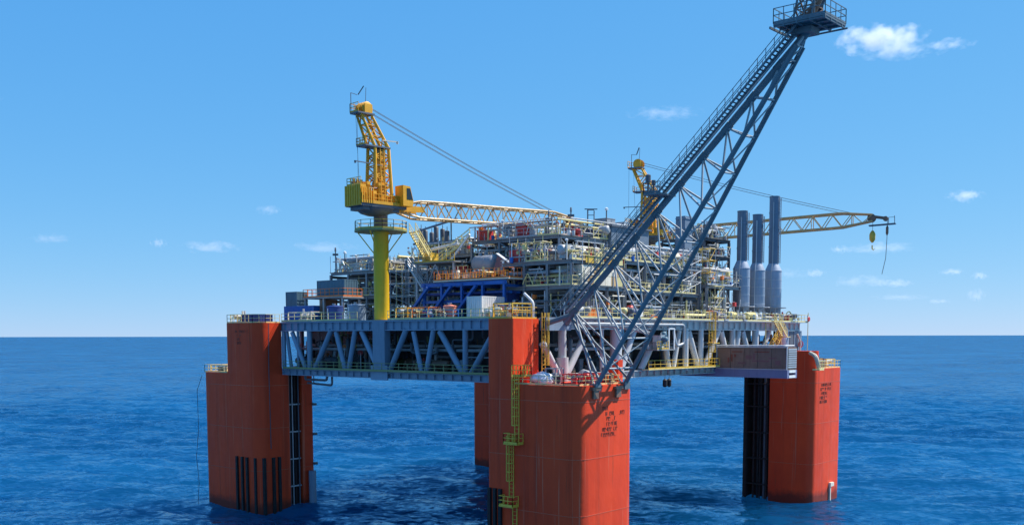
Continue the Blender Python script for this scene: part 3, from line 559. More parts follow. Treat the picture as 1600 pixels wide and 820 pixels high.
def frame(label, x0, x1, y0, y1, levels, seed, grid=5.0, steel='frame_steel', rail='pale_yellow', density=1.0, depth=6.0, top=True, name='process_module', braces=True, skip_rail=()):
    """an open steel module: I-section columns, floor beams, bracing, plated floors, railings and its equipment"""
    rr = random.Random(seed); t = thing(name, label, 'module', ((x0+x1)/2, (y0+y1)/2, levels[0]))
    nx = max(1, round((x1-x0)/grid)); ny = max(1, round((y1-y0)/grid)); xs = [x0+(x1-x0)*i/nx for i in range(nx+1)]; ys = [y0+(y1-y0)*i/ny for i in range(ny+1)]
    zt = levels[-1]
    for i, x in enumerate(xs):
        for j, y in enumerate(ys):
            if i in (0, nx) or j in (0, ny): bar('column', (x,y,levels[0]), (x,y,zt-.3), .34, steel, t, 'ibeam')
    for li, z in enumerate(levels[1:]):
        for i, x in enumerate(xs):
            bar('beam', (x,y0-.2,z-.2), (x,y1,z-.2), .26, steel, t, 'ibeam', .4)
        for j, y in enumerate(ys):
            bar('beam', (x0-.2,y,z-.62 if j else z-.2), (x1,y,z-.62 if j else z-.2), .26, steel, t, 'ibeam', .4)
        MB().box((x0-.3,y0-.3,z), (x1,y1,z+.07)).build('floor_plate', 'grating', t)
        for ya in range(int((y1-y0)/3.5)):
            if rr.random() < .72: handrail([(x0-.25,y0+3.5*ya,z+.07), (x0-.25,y0+3.5*ya+3.4,z+.07)], rr.choice((rail, rail, 'galvanised', 'steel_grey')), t, 1.1, 1.2)
        for xa in range(int((x1-x0)/3.5)):
            if rr.random() < .75: handrail([(x0+3.5*xa-.2,y0-.25,z+.07), (x0+3.5*xa+3.2,y0-.25,z+.07)], rr.choice((rail, rail, 'galvanised')), t, 1.1, 1.2)
    if braces:
        for li in range(len(levels)-1):
            za, zb = levels[li], levels[li+1]-.4
            for j in range(ny):
                if rr.random() < .45:
                    a, b = (ys[j], ys[j+1]) if rr.random() < .5 else (ys[j+1], ys[j]); bar('brace', (x0,a,za), (x0,b,zb), .2, steel, t)
            for i in range(nx):
                if rr.random() < .45:
                    a, b = (xs[i], xs[i+1]) if rr.random() < .5 else (xs[i+1], xs[i]); bar('brace', (a,y0,za), (b,y0,zb), .2, steel, t)
    for li, z in enumerate(levels if top else levels[:-1]):
        hh = (levels[li+1]-z-.7) if li < len(levels)-1 else 2.4
        fill(t, x0+.2, min(x1,x0+depth), y0+.2, y1-.3, z+.08, hh, int((y1-y0)*2.1*density), rr)
        fill(t, x0+depth*.6, x1-.3, y0+.2, min(y1,y0+depth), z+.08, hh, int((x1-x0)*1.6*density), rr)
        # long header pipes along both outer faces
        for k in range(rr.randint(2,4)):
            zz = z+hh*rr.uniform(.45,1.0); o = rr.uniform(.3,1.6); r = rr.choice((.09,.12,.16,.22))
            pipe('header_pipe', [(x0+o,y0+rr.uniform(0,3),zz), (x0+o,y1-rr.uniform(0,3),zz)], r, rr.choice(PIPEC), t)
            pipe('header_pipe', [(x0+rr.uniform(0,3),y0+o,zz+.1), (x1-rr.uniform(0,3),y0+o,zz+.1)], r, rr.choice(PIPEC), t)
        face_clutter(t, x0, x1, y0, y1, z, hh, rr, density)
        for k in range(int((y1-y0)/7)): lamp((x0-.2,y0+rr.uniform(0,y1-y0),z+.07), 2.2, t)
    return t
# lower deck clutter seen between the truss members
rl = random.Random(21)
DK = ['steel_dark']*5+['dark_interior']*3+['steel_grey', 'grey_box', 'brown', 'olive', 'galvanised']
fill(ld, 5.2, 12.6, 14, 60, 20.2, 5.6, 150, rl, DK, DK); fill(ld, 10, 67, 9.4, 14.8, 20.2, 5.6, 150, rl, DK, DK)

rq = random.Random(77); fill(md, 10, 70, 7.3, 9.6, ZD+.1, 1.5, 60, rq); fill(md, 4.3, 7.5, 13.5, 17.5, ZD+.1, 1.5, 8, rq)

# ------------------------------------------------------------------ process modules
frame('central process module with three dark open floors behind the blue rack', 17.5, 36, 16, 31.2, [ZD, 31.0, 34.3, 37.7], 11, 4.8)
frame('process module under the crane boom, left of the central one', 18.6, 36, 32, 45.4, [ZD, 32.1, 36.3], 19, 4.4)
frame('left process module, open steel tower behind the yellow crane pedestal', 16, 36, 47, 59.5, [ZD, 30.9, 34.6], 12, 4.2)
frame('corner process module with pale cream cladding beside the flare boom base', 12.2, 23, 10, 21, [ZD, 31.0, 34.0], 13, 3.8, density=1.1, depth=5, rail='pale_yellow')
frame('module behind the flare boom, dark floors under a grey house', 25, 43.5, 11.2, 25, [ZD, 30.8, 34.6], 14, 4.6, density=1.1)
frame('right process module carrying the white horizontal vessel', 44.4, 54.0, 10.4, 23, [ZD, 32.2], 15, 4.2, density=1.2)
frame('tall dark piping frame standing left of the exhaust stacks', 50.5, 58, 14.5, 22, [ZD, 33.6, 37.0, 39.6], 16, 3.7, 'steel_dark', 'steel_dark', 1.3)
frame('rear process module seen above the central one', 38, 64, 27, 57, [ZD, 32, 36.5], 17, 6.5, density=.45, depth=5)

# ------------------------------------------------------------------ pedestal cranes
def crane(label, base, heading, boom_len, tip_rise, z_plat, z_slew, top_z, block):
    """local axes: f along the boom, s to its left, up"""
    bx, by = base; t = thing('pedestal_crane', label, 'crane', (bx, by, ZD), 'pedestal cranes')
    f = V((math.cos(heading), math.sin(heading), 0)); s = V((-f.y, f.x, 0)); O = V((bx, by, 0))
    def L(a, b, z): return O+f*a+s*b+V((0,0,z))
    def obox(mb, a0, a1, b0, b1, z0, z1):
        q = [L(a0,b0,0), L(a1,b0,0), L(a1,b1,0), L(a0,b1,0)]; mb.prism([(k.x,k.y) for k in q], z0, z1); return mb
    MB().lathe((bx,by,ZD-.2), (0,0,1), [(0,1.12), (.3,1.12), (.32,1.0), (z_plat-ZD-.4,1.0), (z_plat-ZD-.3,1.06), (z_plat-ZD,1.06)], 22).build('pedestal', 'pedestal_yellow', t)
    MB().lathe((bx,by,z_plat), (0,0,1), [(0,.92), (z_slew-z_plat-.5,.92), (z_slew-z_plat-.5,1.25), (z_slew-z_plat-.05,1.25)], 22).build('slew_column', 'brown', t)
    pl = MB().prism([(bx+3.5*math.cos(a), by+3.5*math.sin(a)) for a in [k*math.pi/7 for k in range(14)]], z_plat-.25, z_plat).build('access_platform', 'olive', t)
    handrail([(bx+3.4*math.cos(a), by+3.4*math.sin(a), z_plat) for a in [k*math.pi/7 for k in range(14)]], 'yellow', pl, 1.1, 1.6, True)
    for k in range(4):
        a = k*math.pi/2+.4; bar('platform_strut', (bx+math.cos(a), by+math.sin(a), z_plat-3), (bx+3.3*math.cos(a), by+3.3*math.sin(a), z_plat-.25), .14, 'pedestal_yellow', t)
    b = MB(); obox(b, .9, 1.5, 2.4, 3.4, z_plat, z_plat+.8); b.build('platform_locker', 'navy', t)
    # turntable with machinery house and cab
    z = z_slew; b = MB(); obox(b, -4.3, 3.0, -1.7, 1.7, z-.05, z+.35); obox(b, -3.8, 2.0, -1.4, 1.4, z-.5, z-.05); td = b.build('machinery_deck', 'steel_dark', t)
    b = MB(); obox(b, -4.4, 3.1, -1.78, -1.65, z+.3, z+.7); obox(b, -4.4, 3.1, 1.65, 1.78, z+.3, z+.7); obox(b, -4.45, -4.3, -1.7, 1.7, z, z+2.6); b.build('deck_fascia', 'crane_yellow', td); b = MB()
    for k in range(7): obox(b, -4.52, -4.45, -1.6+k*.5, -1.45+k*.5, z+.1, z+2.55)
    for k in range(6): obox(b, -4.3+k*.35, -4.18+k*.35, -1.85, -1.78, z+.3, z+2.3)
    b.build('panel_rib', 'crane_yellow', td)['kind'] = 'stuff'; MB().lathe(L(-.9,0,z-1.0), (0,0,1), [(0,1.1), (.25,1.9), (.6,2.35), (.9,2.5)], 20).build('turntable_bowl', 'steel_dark', td)
    for a0, a1, b0, b1, hh in ((-4.2,-3.4,-1.5,1.5,2.3), (-3.2,-2.7,-1.5,-.3,2.7), (-3.3,-2.2,.2,1.5,2.9), (-2.4,-1.8,-1.6,-.9,1.6), (1.1,1.9,-1.5,.4,1.3), (-1.5,-1.1,-1.6,-1.0,2.7)):
        b = MB(); obox(b, a0, a1, b0, b1, z+.35, z+.35+hh)
        for k in range(4): w_ = (a1-a0)/4; obox(b, a0+w_*k+.06, a0+w_*(k+1)-.06, b0-.05, b0, z+.6, z+hh)
        b.build('machinery_housing', 'crane_yellow', td)
    b = MB(); [b.lathe(L(-3.8+k*.6,.6,z+2.6), (0,0,1), [(0,.3), (.5,.3), (.5,.18), (.9,.18)], 10) for k in range(3)]; b.build('exhaust_cowl', 'brown', td)
    handrail([L(1.9,-1.7,z+.35), L(-4.3,-1.7,z+.35), L(-4.3,1.7,z+.35)], 'crane_yellow', td, 1.2, .7); handrail([L(-4.2,-1.5,z+2.65), L(-4.2,1.5,z+2.65), L(-2.3,1.5,z+2.9)], 'yellow', td, .9, .7); pipe('hydraulic_pipe', [L(-3.0,-1.5,z+.5), L(-3.0,-1.5,z+2.2), L(-1.0,-1.4,z+2.4)], .1, 'brown', td)
    b = MB(); q = [(1.9,.35), (3.5,.35), (3.6,1.1), (3.1,2.9), (1.9,3.0)]
    for side in (0,):
        n = len(q); vs = [L(a,-2.4,z+h) for a, h in q]+[L(a,-.7,z+h) for a, h in q]; b.add(vs, [tuple(range(n)), tuple(range(n,2*n))[::-1]]+[((i+1)%n, i, i+n, (i+1)%n+n) for i in range(n)])
    cab = b.build('operator_cab', 'crane_yellow', t)
    b = MB(); vs = [L(3.63,-2.25,z+1.15), L(3.63,-.85,z+1.15), L(3.16,-.85,z+2.75), L(3.16,-2.25,z+2.75)]; vs2 = [v_+f*.04+V((0,0,.02)) for v_ in vs]; b.add(vs+vs2, [(4,5,6,7), (3,2,1,0), (0,1,5,4), (1,2,6,5), (2,3,7,6), (3,0,4,7)]); b.build('windscreen', 'glass', cab)
    b = MB(); vs = [L(2.5,-2.43,z+1.2), L(3.5,-2.43,z+1.2), L(3.05,-2.43,z+2.65), L(2.5,-2.43,z+2.65)]; vs2 = [v_+s*.03 for v_ in vs]; b.add(vs+vs2, [(0,1,2,3), (7,6,5,4), (0,4,5,1), (1,5,6,2), (2,6,7,3), (3,7,4,0)]); b.build('side_window', 'glass', cab)
    # mast: four legs, leaning back at the top
    zb = z+(top_z-z)*.66; zt = top_z
    legs = [((-1.5,-1.0),(-1.35,-.75),(-3.3,-.5)), ((-1.5,1.0),(-1.35,.75),(-3.3,.5)), ((1.2,-1.0),(.85,-.75),(-1.7,-.5)), ((1.2,1.0),(.85,.75),(-1.7,.5))]
    P = [[L(*a,z+.3), L(*b_,zb), L(*c,zt)] for a, b_, c in legs]
    for q in P: MB().sweep(q, [.24,.21,.16], 8).build('mast_leg', 'crane_yellow', t)
    def at(i, u): return P[i][0].lerp(P[i][1], u/.66) if u < .66 else P[i][1].lerp(P[i][2], (u-.66)/.34)
    for i, j in ((0,1), (2,3), (0,2), (1,3)):
        b = MB(); n = 9
        for k in range(n):
            u0, u1 = k/n, (k+1)/n; b.beam(at(i,u0), at(j,u1), .13) if k % 2 else b.beam(at(j,u0), at(i,u1), .13); b.beam(at(i,u1), at(j,u1), .13)
        b.build('mast_lacing', 'crane_yellow', t)
    ladder(L(-.3,-1.1,z+.4), L(-.3,-.85,zb), -s, 'crane_yellow', t, False, .6)
    b = MB(); obox(b, -.8,.55,-.7,.7, z+.35, z+3.4); obox(b, -.65,.45,-.6,.6, z+3.4, z+7.0); b.build('winch_housing', 'crane_yellow', t)
    b = MB(); obox(b, -.35,.45,-.6,.6, z+7.0, zb-.2); b.build('rope_duct', 'boom_cream', t)
    b = MB(); obox(b, -4.0,-1.4,-.9,.9, zt-.1, zt+.1); mp = b.build('mast_platform', 'steel_dark', t); handrail([L(-4,-.9,zt+.1), L(-4,.9,zt+.1), L(-2.4,.9,zt+.1)], 'crane_yellow', mp, 1.1, .9)
    b = MB(); obox(b, -3.0,1.0,-1.0,1.0, zb-.08, zb+.1); mp = b.build('mast_platform', 'steel_dark', t); handrail([L(-3,-1,zb+.1), L(-3,1,zb+.1), L(-1.6,1,zb+.1)], 'crane_yellow', mp, .9, .8)
    b = MB(); [b.lathe(L(-2.3,-.6+k*.4,zt+.7), s, [(0,.75), (.06,.85), (.12,.62), (.18,.85), (.24,.75)], 14) for k in range(4)]; b.build('head_sheave', 'crane_yellow', t)
    b = MB(); obox(b, -2.9,-1.7,-.8,-.65, zt, zt+1.2); b.build('sheave_cheek', 'crane_yellow', t); b = MB(); obox(b, -2.9,-1.7,1.05,1.2, zt, zt+1.2); b.build('sheave_cheek', 'crane_yellow', t)
    b = MB(); b.beam(L(-3.9,.8,zt), L(-3.9,.8,zt+2.6), .07); b.beam(L(-3.9,.8,zt+2.6), L(-2.9,.8,zt+2.5), .06); b.beam(L(-2.9,.6,zt+2.5), L(-2.3,.2,zt+3.6), .13); b.beam(L(-2.2,0,zt+1.2), L(-2.1,0,zt+3.4), .05); b.build('anemometer_mast', 'steel_dark', t)
    for k, (zz, a) in enumerate(((z+5.4,-4.6), (z+8.6,2.2))):
        b = MB(); b.beam(L(-.3,-.9,zz), L(a,-.9,zz+.1), .12); b.lathe(L(a,-.9,zz-.15), (0,0,1), [(0,.12), (.3,.16)], 6); b.build('floodlight_arm', 'steel_dark' if k == 0 else 'cream', t)
    # boom: four chords and lacing
    r0 = L(2.6,0,z+.2); tip = L(boom_len,0,z+tip_rise); bd = (tip-r0).normalized(); bu = s.cross(bd)*-1
    if bu.z < 0: bu = -bu
    BL = (tip-r0).length
    def sec(u):
        k = min(1, u/.10, max(.45, (1-u)/.14*.55+.45)); return .35+.65*k if u < .1 else k
    def bp(u, i):
        k = sec(u); return r0+bd*BL*u+s*(1.05*k*(1 if i % 2 else -1))+bu*(1.12*k*(1 if i > 1 else -1))
    us = [i/22 for i in range(23)]
    boom = MB().sweep([bp(u,0) for u in us], .15, 6).build('boom_chord', 'boom_cream', t)
    for i in (1, 2, 3): MB().sweep([bp(u,i) for u in us], .15, 6).build('boom_chord', 'boom_cream', t)
    for i, j in ((0,1), (2,3), (0,2), (1,3)):
        b = MB()
        for k in range(22):
            a, c = (i, j) if k % 2 else (j, i); b.beam(bp(us[k],a), bp(us[k+1],c), .12)
            if k % 4 == 0: b.beam(bp(us[k],i), bp(us[k],j), .1)
        b.build('boom_lacing', 'boom_cream', t)
    b = MB()
    for k, sgn in ((0,-1), (1,1)): b.beam(L(1.2,.8*sgn,z+.1), r0+bd*4.0+s*.9*sgn, .3, .75)
    b.build('boom_foot', 'crane_yellow', t)
    b = MB()
    for k in range(3): q = r0+bd*BL*(.30+.02*k); b.beam(q-s*.9+bu*.98, q+s*.9+bu*.98, .4, .06)
    b.build('boom_walkway', 'grating', t)
    # boom tip
    b = MB(); [b.lathe(tip-bd*.2+s*(-.45+k*.3), s, [(0,.55), (.05,.65), (.1,.45), (.15,.65), (.2,.55)], 12) for k in range(4)]; b.lathe(tip+bd*1.9-bu*.3-s*.3, s, [(0,.4), (.3,.3), (.6,.4)], 10); b.beam(tip+bu*.2, tip+bd*2.0-bu*.25, .25, .45); b.build('tip_sheave', 'brown', t)
    b = MB(); b.beam(tip-bd*.6-bu*1.2, tip+bd*3.4-bu*1.2, 1.4, .14); b.beam(tip+bd*2.4-bu*1.15-s*.6, tip+bd*2.4-bu*.2-s*.6, .08); b.beam(tip+bd*3.3-bu*1.15-s*.6, tip+bd*3.3-bu*.0-s*.6, .08); b.beam(tip+bd*2.4-bu*.2-s*.6, tip+bd*3.3-bu*.2-s*.6, .06); b.build('tip_platform', 'steel_dark', t)
    # pendant ropes
    top = L(-1.7,0,zt+.9)
    for k, (sg, u) in enumerate(((-.35,.93), (-.1,.93), (.15,.90), (.4,.90))):
        a = top+s*sg+V((0,0,-.35 if k > 1 else 0)); c = r0+bd*BL*u+s*sg+bu*.8; n = 8
        MB().sweep([a.lerp(c, i/n)-V((0,0,.9*math.sin(math.pi*i/n)*.35)) for i in range(n+1)], .032, 5).build('pendant_rope', 'rope', t)
    b = MB(); b.beam(L(-3.9,-.5,z+3), L(-3.9,-.5,zt), .03); b.beam(L(-3.0,.5,z+3), L(-3.4,.5,zt), .03); b.build('hoist_rope', 'rope', t)
    if block:
        hb = tip-V((0,0,2.0)); b = MB(); b.beam(tip, hb, .05); b.build('fall_rope', 'rope', t)
        b = MB(); b.lathe(hb-V((0,0,2.3)), (0,0,1), [(0.4,.1), (.6,.28), (.9,.46), (1.7,.48), (2.0,.36), (2.3,.15)], 12); b.sweep([hb-V((0,0,2.3)), hb-V((0,0,2.8)), hb-V((0,0,3.05))+f*.2, hb-V((0,0,2.85))+f*.42], [.1,.1,.09,.04], 6); b.build('hook_block', 'yellow', t)
        q = tip+bd*2.2-V((0,0,.5)); b = MB(); b.sweep([q, q-V((0,0,3)), q-V((0,0,6))-f*.1, q-V((0,0,8.5))-f*.6], .045, 5); b.build('whip_line', 'rope', t); b = MB(); b.lathe(q-V((0,0,2.4)), (0,0,1), [(0,.1), (.3,.22), (1.2,.22), (1.5,.08)], 8); b.build('headache_ball', 'brown', t)
    return t
def head(a, b): return math.atan2(b[1]-a[1], b[0]-a[0])
crane('yellow pedestal crane at the left truss, boom laid over the process modules', (6.0,36.8), head((6,36.8),(43,34)), 37.0, 1.2, 38.8, 41.6, 53.3, False)
crane('distant yellow pedestal crane behind the flare boom, boom reaching past the stacks', (67.5,35.2), head((67.5,35.2),(77,-.5)), 37.0, 1.6, 38.8, 42.0, 54.2, True)
# ------------------------------------------------------------------ flare boom
fb = thing('flare_boom', 'long slanting blue-grey lattice flare boom rising from the near column', 'flare boom', (6.1, 2, ZS))
XT = 6.1; T0, T1 = V((XT, 5.3, 27.3)), V((XT, -22.4, 53.2)); A0, A1 = V((3.4, 0.0, 19.4)), V((5.3, -21.4, 51.6)); B0, B1 = V((8.8, 0.0, 19.4)), V((7.0, -21.2, 51.8))
TL = (T1-T0); bar('top_chord', T0-TL.normalized()*1.2, T1, .66, 'flare_steel', fb); bar('lower_chord', A0, A1, .5, 'flare_steel', fb); bar('lower_chord', B0, B1, .5, 'flare_steel', fb)
NP = 10
def tn_(u): return T0.lerp(T1, u)
def an_(u): return A0.lerp(A1, u)
def bn_(u): return B0.lerp(B1, u)
for k in range(NP+1):
    u = (k+.15)/NP*.97; w0, w1 = max(.0, (k-.35)/NP), min(1, (k+.65)/NP)
    if u > 1: continue
    for fn in (an_, bn_):
        bar('brace', tn_(u), fn(w0), .2, 'brace_sunlit', fb); bar('brace', tn_(u), fn(w1), .2, 'brace_sunlit', fb)  # sunlight on the braces put into a paler steel than the chords
    bar('cross_brace', an_(w1), bn_(w1), .2, 'brace_sunlit', fb)
    if k < NP: bar('cross_brace', an_(w1), bn_(min(1, w1+1/NP)), .15, 'brace_sunlit', fb)
    bar('joint_can', tn_(u)-TL.normalized()*.5, tn_(u)+TL.normalized()*.5, .78, 'flare_steel', fb)
# stairway with handrails on top of the chord, flare gas pipes beneath it
sd = V((1,0,0)); n_ = TL.normalized().cross(sd)*-1
if n_.z < 0: n_ = -n_
b = MB()
for s_ in (-1.55, -.65): b.beam(T0+sd*s_+n_*.55, T1+sd*s_+n_*.55, .1, .2)
for k in range(90): q = T0.lerp(T1, k/90)+sd*-1.1+n_*.6; b.beam(q-sd*.42, q+sd*.42, .22, .05)
b.build('stairway', 'flare_steel', fb)
for s_ in (-1.6, -.6):
    b = MB()
    for z_ in (.7, 1.25): b.beam(T0+sd*s_+n_*.5+V((0,0,z_)), T1+sd*s_+n_*.5+V((0,0,z_)), .05)
    for k in range(34): q = T0.lerp(T1, k/33)+sd*s_+n_*.5; b.beam(q, q+V((0,0,1.25)), .05)
    b.build('stair_handrail', 'flare_steel', fb)
for o_, r_, m_ in ((.55,.2,'galvanised'), (1.0,.13,'steel_grey'), (-.35,.12,'galvanised')): pipe('flare_pipe', [T0+sd*o_+n_*.5, T1+sd*o_+n_*.5], r_, m_, fb)
q = tn_(.44); b = MB(); b.box((q.x-2.6,q.y-1.0,q.z+.5), (q.x+.4,q.y+1.0,q.z+.65)); lp = b.build('landing', 'flare_steel', fb); handrail([(q.x-2.6,q.y-1,q.z+.65), (q.x-2.6,q.y+1,q.z+.65), (q.x+.4,q.y+1,q.z+.65)], 'flare_steel', lp, 1.1, .9)
b = MB(); b.lathe((q.x-2.2,q.y+.7,q.z+.65), (0,0,1), [(0,.1), (1.2,.1), (1.2,.28), (1.9,.28), (2.0,.1)], 8); b.lathe((q.x-1.2,q.y+.7,q.z+.65), (0,0,1), [(0,.08), (1.0,.08), (1.0,.22), (1.5,.22)], 8); b.build('beacon', 'steel_dark', fb)
# tip platform
PX0, PX1, PY0, PY1, PZ = 3.9, 8.4, -24.7, -19.7, 53.35
b = MB(); b.box((PX0,PY0,PZ), (PX1,PY1,PZ+.18))
for k in range(5): b.box((PX0,PY0+.05+k*1.3,PZ-.2), (PX1,PY0+.2+k*1.3,PZ)); b.box((PX0+.05+k*1.2,PY0,PZ-.15), (PX0+.2+k*1.2,PY1,PZ-.02))
tp = b.build('tip_platform', 'flare_steel', fb); handrail([(PX0,PY0,PZ+.18), (PX1,PY0,PZ+.18), (PX1,PY1,PZ+.18), (PX0,PY1,PZ+.18)], 'flare_steel', tp, 1.35, 1.1, True)
MB().box((XT-.9,-22.8,PZ-.75), (XT+.9,-20.9,PZ-.2)).build('tip_transition', 'flare_steel', fb)
tipd = V((0,-.55,1)).normalized(); q = V((XT,-21.9,PZ+.2))
for x_, y_ in ((-1.0,-.9), (1.0,-.9), (-1.0,.9), (1.0,.9)): bar('flare_tower_leg', q+V((x_,y_,0)), q+V((x_*.8,y_*.8-.9,5.5)), .2, 'flare_steel', fb)
b = MB()
for k in range(4):
    for a, c in (((-1,-.9),(1,-.9)), ((1,-.9),(1,.9)), ((1,.9),(-1,.9)), ((-1,.9),(-1,-.9))):
        z0, z1 = k*1.35, (k+1)*1.35; b.beam(q+V((a[0],a[1]-.9*z0/5.5,z0)), q+V((c[0],c[1]-.9*z1/5.5,z1)), .13); b.beam(q+V((a[0],a[1]-.9*z1/5.5,z1)), q+V((c[0],c[1]-.9*z1/5.5,z1)), .11)
b.build('flare_tower_lacing', 'brown', fb)
pipe('flare_tip', [q, q+tipd*6.5], .42, 'brown', fb, 12); pipe('flare_tip', [q+V((.9,0,0)), q+V((.9,0,0))+tipd*6], .25, 'steel_dark', fb, 10)
for x_ in (3.4, 8.8): MB().box((x_-.5,-.5,19.1), (x_+.5,.3,19.9)).build('foot_shoe', 'flare_steel', fb)
bar('base_strut', (8.9,YR-.4,26.4), T0, .6, 'flare_steel', fb); bar('base_strut', (5.2,YR-.4,26.4), T0, .6, 'flare_steel', fb)
bar('base_tie', (XT,5.3,27.0), an_(.02)+V((0,0,.4)), .3, 'flare_steel', fb); bar('base_tie', (XT,5.3,27.0), bn_(.02)+V((0,0,.4)), .3, 'flare_steel', fb)
bar('base_tie', (17.0,YR-.4,26.3), bn_(.18), .34, 'galvanised', fb); bar('base_tie', (10.5,YR-.4,26.3), an_(.2), .3, 'galvanised', fb)

# ------------------------------------------------------------------ exhaust stacks
def stack(label, x, y, ztop, zwide, r0, r1):
    t = thing('exhaust_stack', label, 'exhaust stack', (x,y,ZD), 'three exhaust stacks')
    MB().lathe((x,y,28.6), (0,0,1), [(0,r1*.7), (.6,r1), (zwide-28.6,r1), (zwide-28.6+.02,r1*1.04), (zwide-28.6+.12,r1*1.04), (zwide-28.6+.14,r1), (zwide-28.6+1.2,r0*1.05), (zwide-28.6+1.25,r0)], 22).build('silencer', 'silencer_blue', t)
    MB().lathe((x,y,zwide+1.2), (0,0,1), [(0,r0), (ztop-zwide-1.35,r0), (ztop-zwide-1.35,r0*1.05), (ztop-zwide-1.2,r0*1.05)], 22).build('flue', 'stack_blue', t)
    for k in range(1, 4): z_ = zwide+1.2+(ztop-zwide-1.2)*k/4; MB().lathe((x,y,z_), (0,0,1), [(0,r0), (0,r0+.06), (.12,r0+.06), (.12,r0)], 22).build('stiffener_ring', 'stack_blue', t)
    for k in range(4): z_ = 29.8+k*1.3; MB().lathe((x,y,z_), (0,0,1), [(0,r1), (0,r1+.045), (.08,r1+.045), (.08,r1)], 22).build('lagging_band', 'galvanised', t)
    for a in range(4): q = (x+math.cos(a*1.57+.8)*r1*.9, y+math.sin(a*1.57+.8)*r1*.9); bar('support_leg', (*q,ZD), (*q,29.4), .3, 'steel_grey', t)
    pl = MB().prism([(x+(r1+.8)*math.cos(k*math.pi/6), y+(r1+.8)*math.sin(k*math.pi/6)) for k in range(12)], 29.3, 29.42).build('service_platform', 'steel_grey', t)
    pipe('drain_pipe', [(x-r1-.1,y-.4,28), (x-r1-.1,y-.4,zwide+.4), (x-r0-.1,y-.3,zwide+1.4), (x-r0-.1,y-.3,ztop-1)], .07, 'galvanised', t)
    ladder((x+.2,y-r0-.12,zwide+1.3), (x+.2,y-r0-.12,ztop-.3), (0,-1,0), 'stack_blue', t, False, .45)
    return t
stack('left of the three blue exhaust stacks', 55.7, 11.0, 43.7, 35.0, .76, 1.26)
stack('middle and shortest of the three blue exhaust stacks', 60.6, 11.0, 43.6, 34.9, .78, 1.26)
stack('right and tallest of the three blue exhaust stacks', 66.1, 11.0, 46.9, 35.1, .79, 1.32)
# tapered waste heat duct behind the flare boom
t = thing('heat_recovery_duct', 'tapered grey duct tower rising behind the lower chords of the flare boom', 'duct', (47,15.6,ZD))
b = MB(); prof = [(ZD,2.4), (30.5,2.5), (34.0,2.3), (36.3,1.05), (42.4,.98)]
for (z0, h0), (z1, h1) in zip(prof, prof[1:]):
    cx_, cy_ = 46.5, 15.6; b.add([(cx_-h0,cy_-h0*.8,z0), (cx_+h0,cy_-h0*.8,z0), (cx_+h0,cy_+h0*.8,z0), (cx_-h0,cy_+h0*.8,z0), (cx_-h1,cy_-h1*.8,z1), (cx_+h1,cy_-h1*.8,z1), (cx_+h1,cy_+h1*.8,z1), (cx_-h1,cy_+h1*.8,z1)], [(0,1,5,4), (1,2,6,5), (2,3,7,6), (3,0,4,7)]+([(4,5,6,7)] if z1 > 42 else []))
b.build('casing', 'stack_blue', t)
for z_ in (37.5, 39, 40.5, 42): MB().box((45.4,14.7,z_), (47.6,14.78,z_+.14)).box((45.4,14.7,z_), (45.48,16.4,z_+.14)).build('stiffener', 'steel_blue', t)
handrail([(43.9,18,36.4), (43.9,13.2,36.4), (49,13.2,36.4)], 'galvanised', t, 1.1, 1.2); MB().box((43.8,13.1,36.25), (49,18,36.4)).build('platform', 'grating', t)

# ------------------------------------------------------------------ name board box hung out from the sunlit truss
t = thing('panel_box', 'box-shaped overhanging cabin with a faded dark board, below the sunlit truss', 'panel box', (45,3,19.2))
MB().box((43.4,-2.7,20.35), (46.2,8.0,23.4)).build('casing', 'brown', t)
for k in range(5): MB().box((43.3,-2.5+k*2.08,20.5), (43.4,-2.5+k*2.08+2.02,23.2)).build('panel', 'panel_board', t)
b = MB(); b.box((43.22,-2.72,20.33), (43.4,8.02,20.45)); b.box((43.22,-2.72,23.3), (43.4,8.02,23.46)); b.box((43.22,-2.74,20.45), (43.4,-2.6,23.3)); b.box((43.22,7.9,20.45), (43.4,8.02,23.3)); b.build('frame', 'galvanised', t)
b = MB(); rr = random.Random(4)
for y_, w_, z_, h_ in ((3.0,.9,22.0,.55), (2.2,.35,22.1,.8), (1.2,2.6,21.5,.22), (-.6,1.2,21.9,.2), (-1.4,.8,21.3,.6), (4.0,1.2,21.2,.2)): b.box((43.275,y_-w_/2,z_-h_/2), (43.3,y_+w_/2,z_+h_/2))
b.build('faded_mark', 'panel_mark', t)
b = MB()
for y_, w_, z_, h_ in ((5.6,.28,21.9,1.0), (5.1,.3,22.2,.4), (6.1,.25,21.6,.7), (4.8,1.6,22.75,.16), (1.0,2.2,22.75,.14)): b.box((43.27,y_-w_/2,z_-h_/2), (43.3,y_+w_/2,z_+h_/2))
b.build('dark_mark', 'marking', t)
for k in range(9): MB().box((43.6,-2.78,20.6+k*.3), (46.1,-2.7,20.6+k*.3+.2)).build('louvre_slat', 'galvanised', t)
MB().box((43.3,-2.8,19.2), (43.8,14,20.33)).build('support_beam', 'purple_steel', t); MB().box((45.7,-2.8,19.2), (46.2,14,20.33)).build('support_beam', 'purple_steel', t)
MB().box((43.8,-2.85,19.25), (45.7,-2.55,19.6)).box((43.8,-2.85,19.95), (45.7,-2.55,20.3)).build('end_beam', 'white', t)
pipe('edge_pipe', [(43.3,8,23.6), (43.3,-2.4,23.6), (46,-2.4,23.6)], .1, 'white', t)

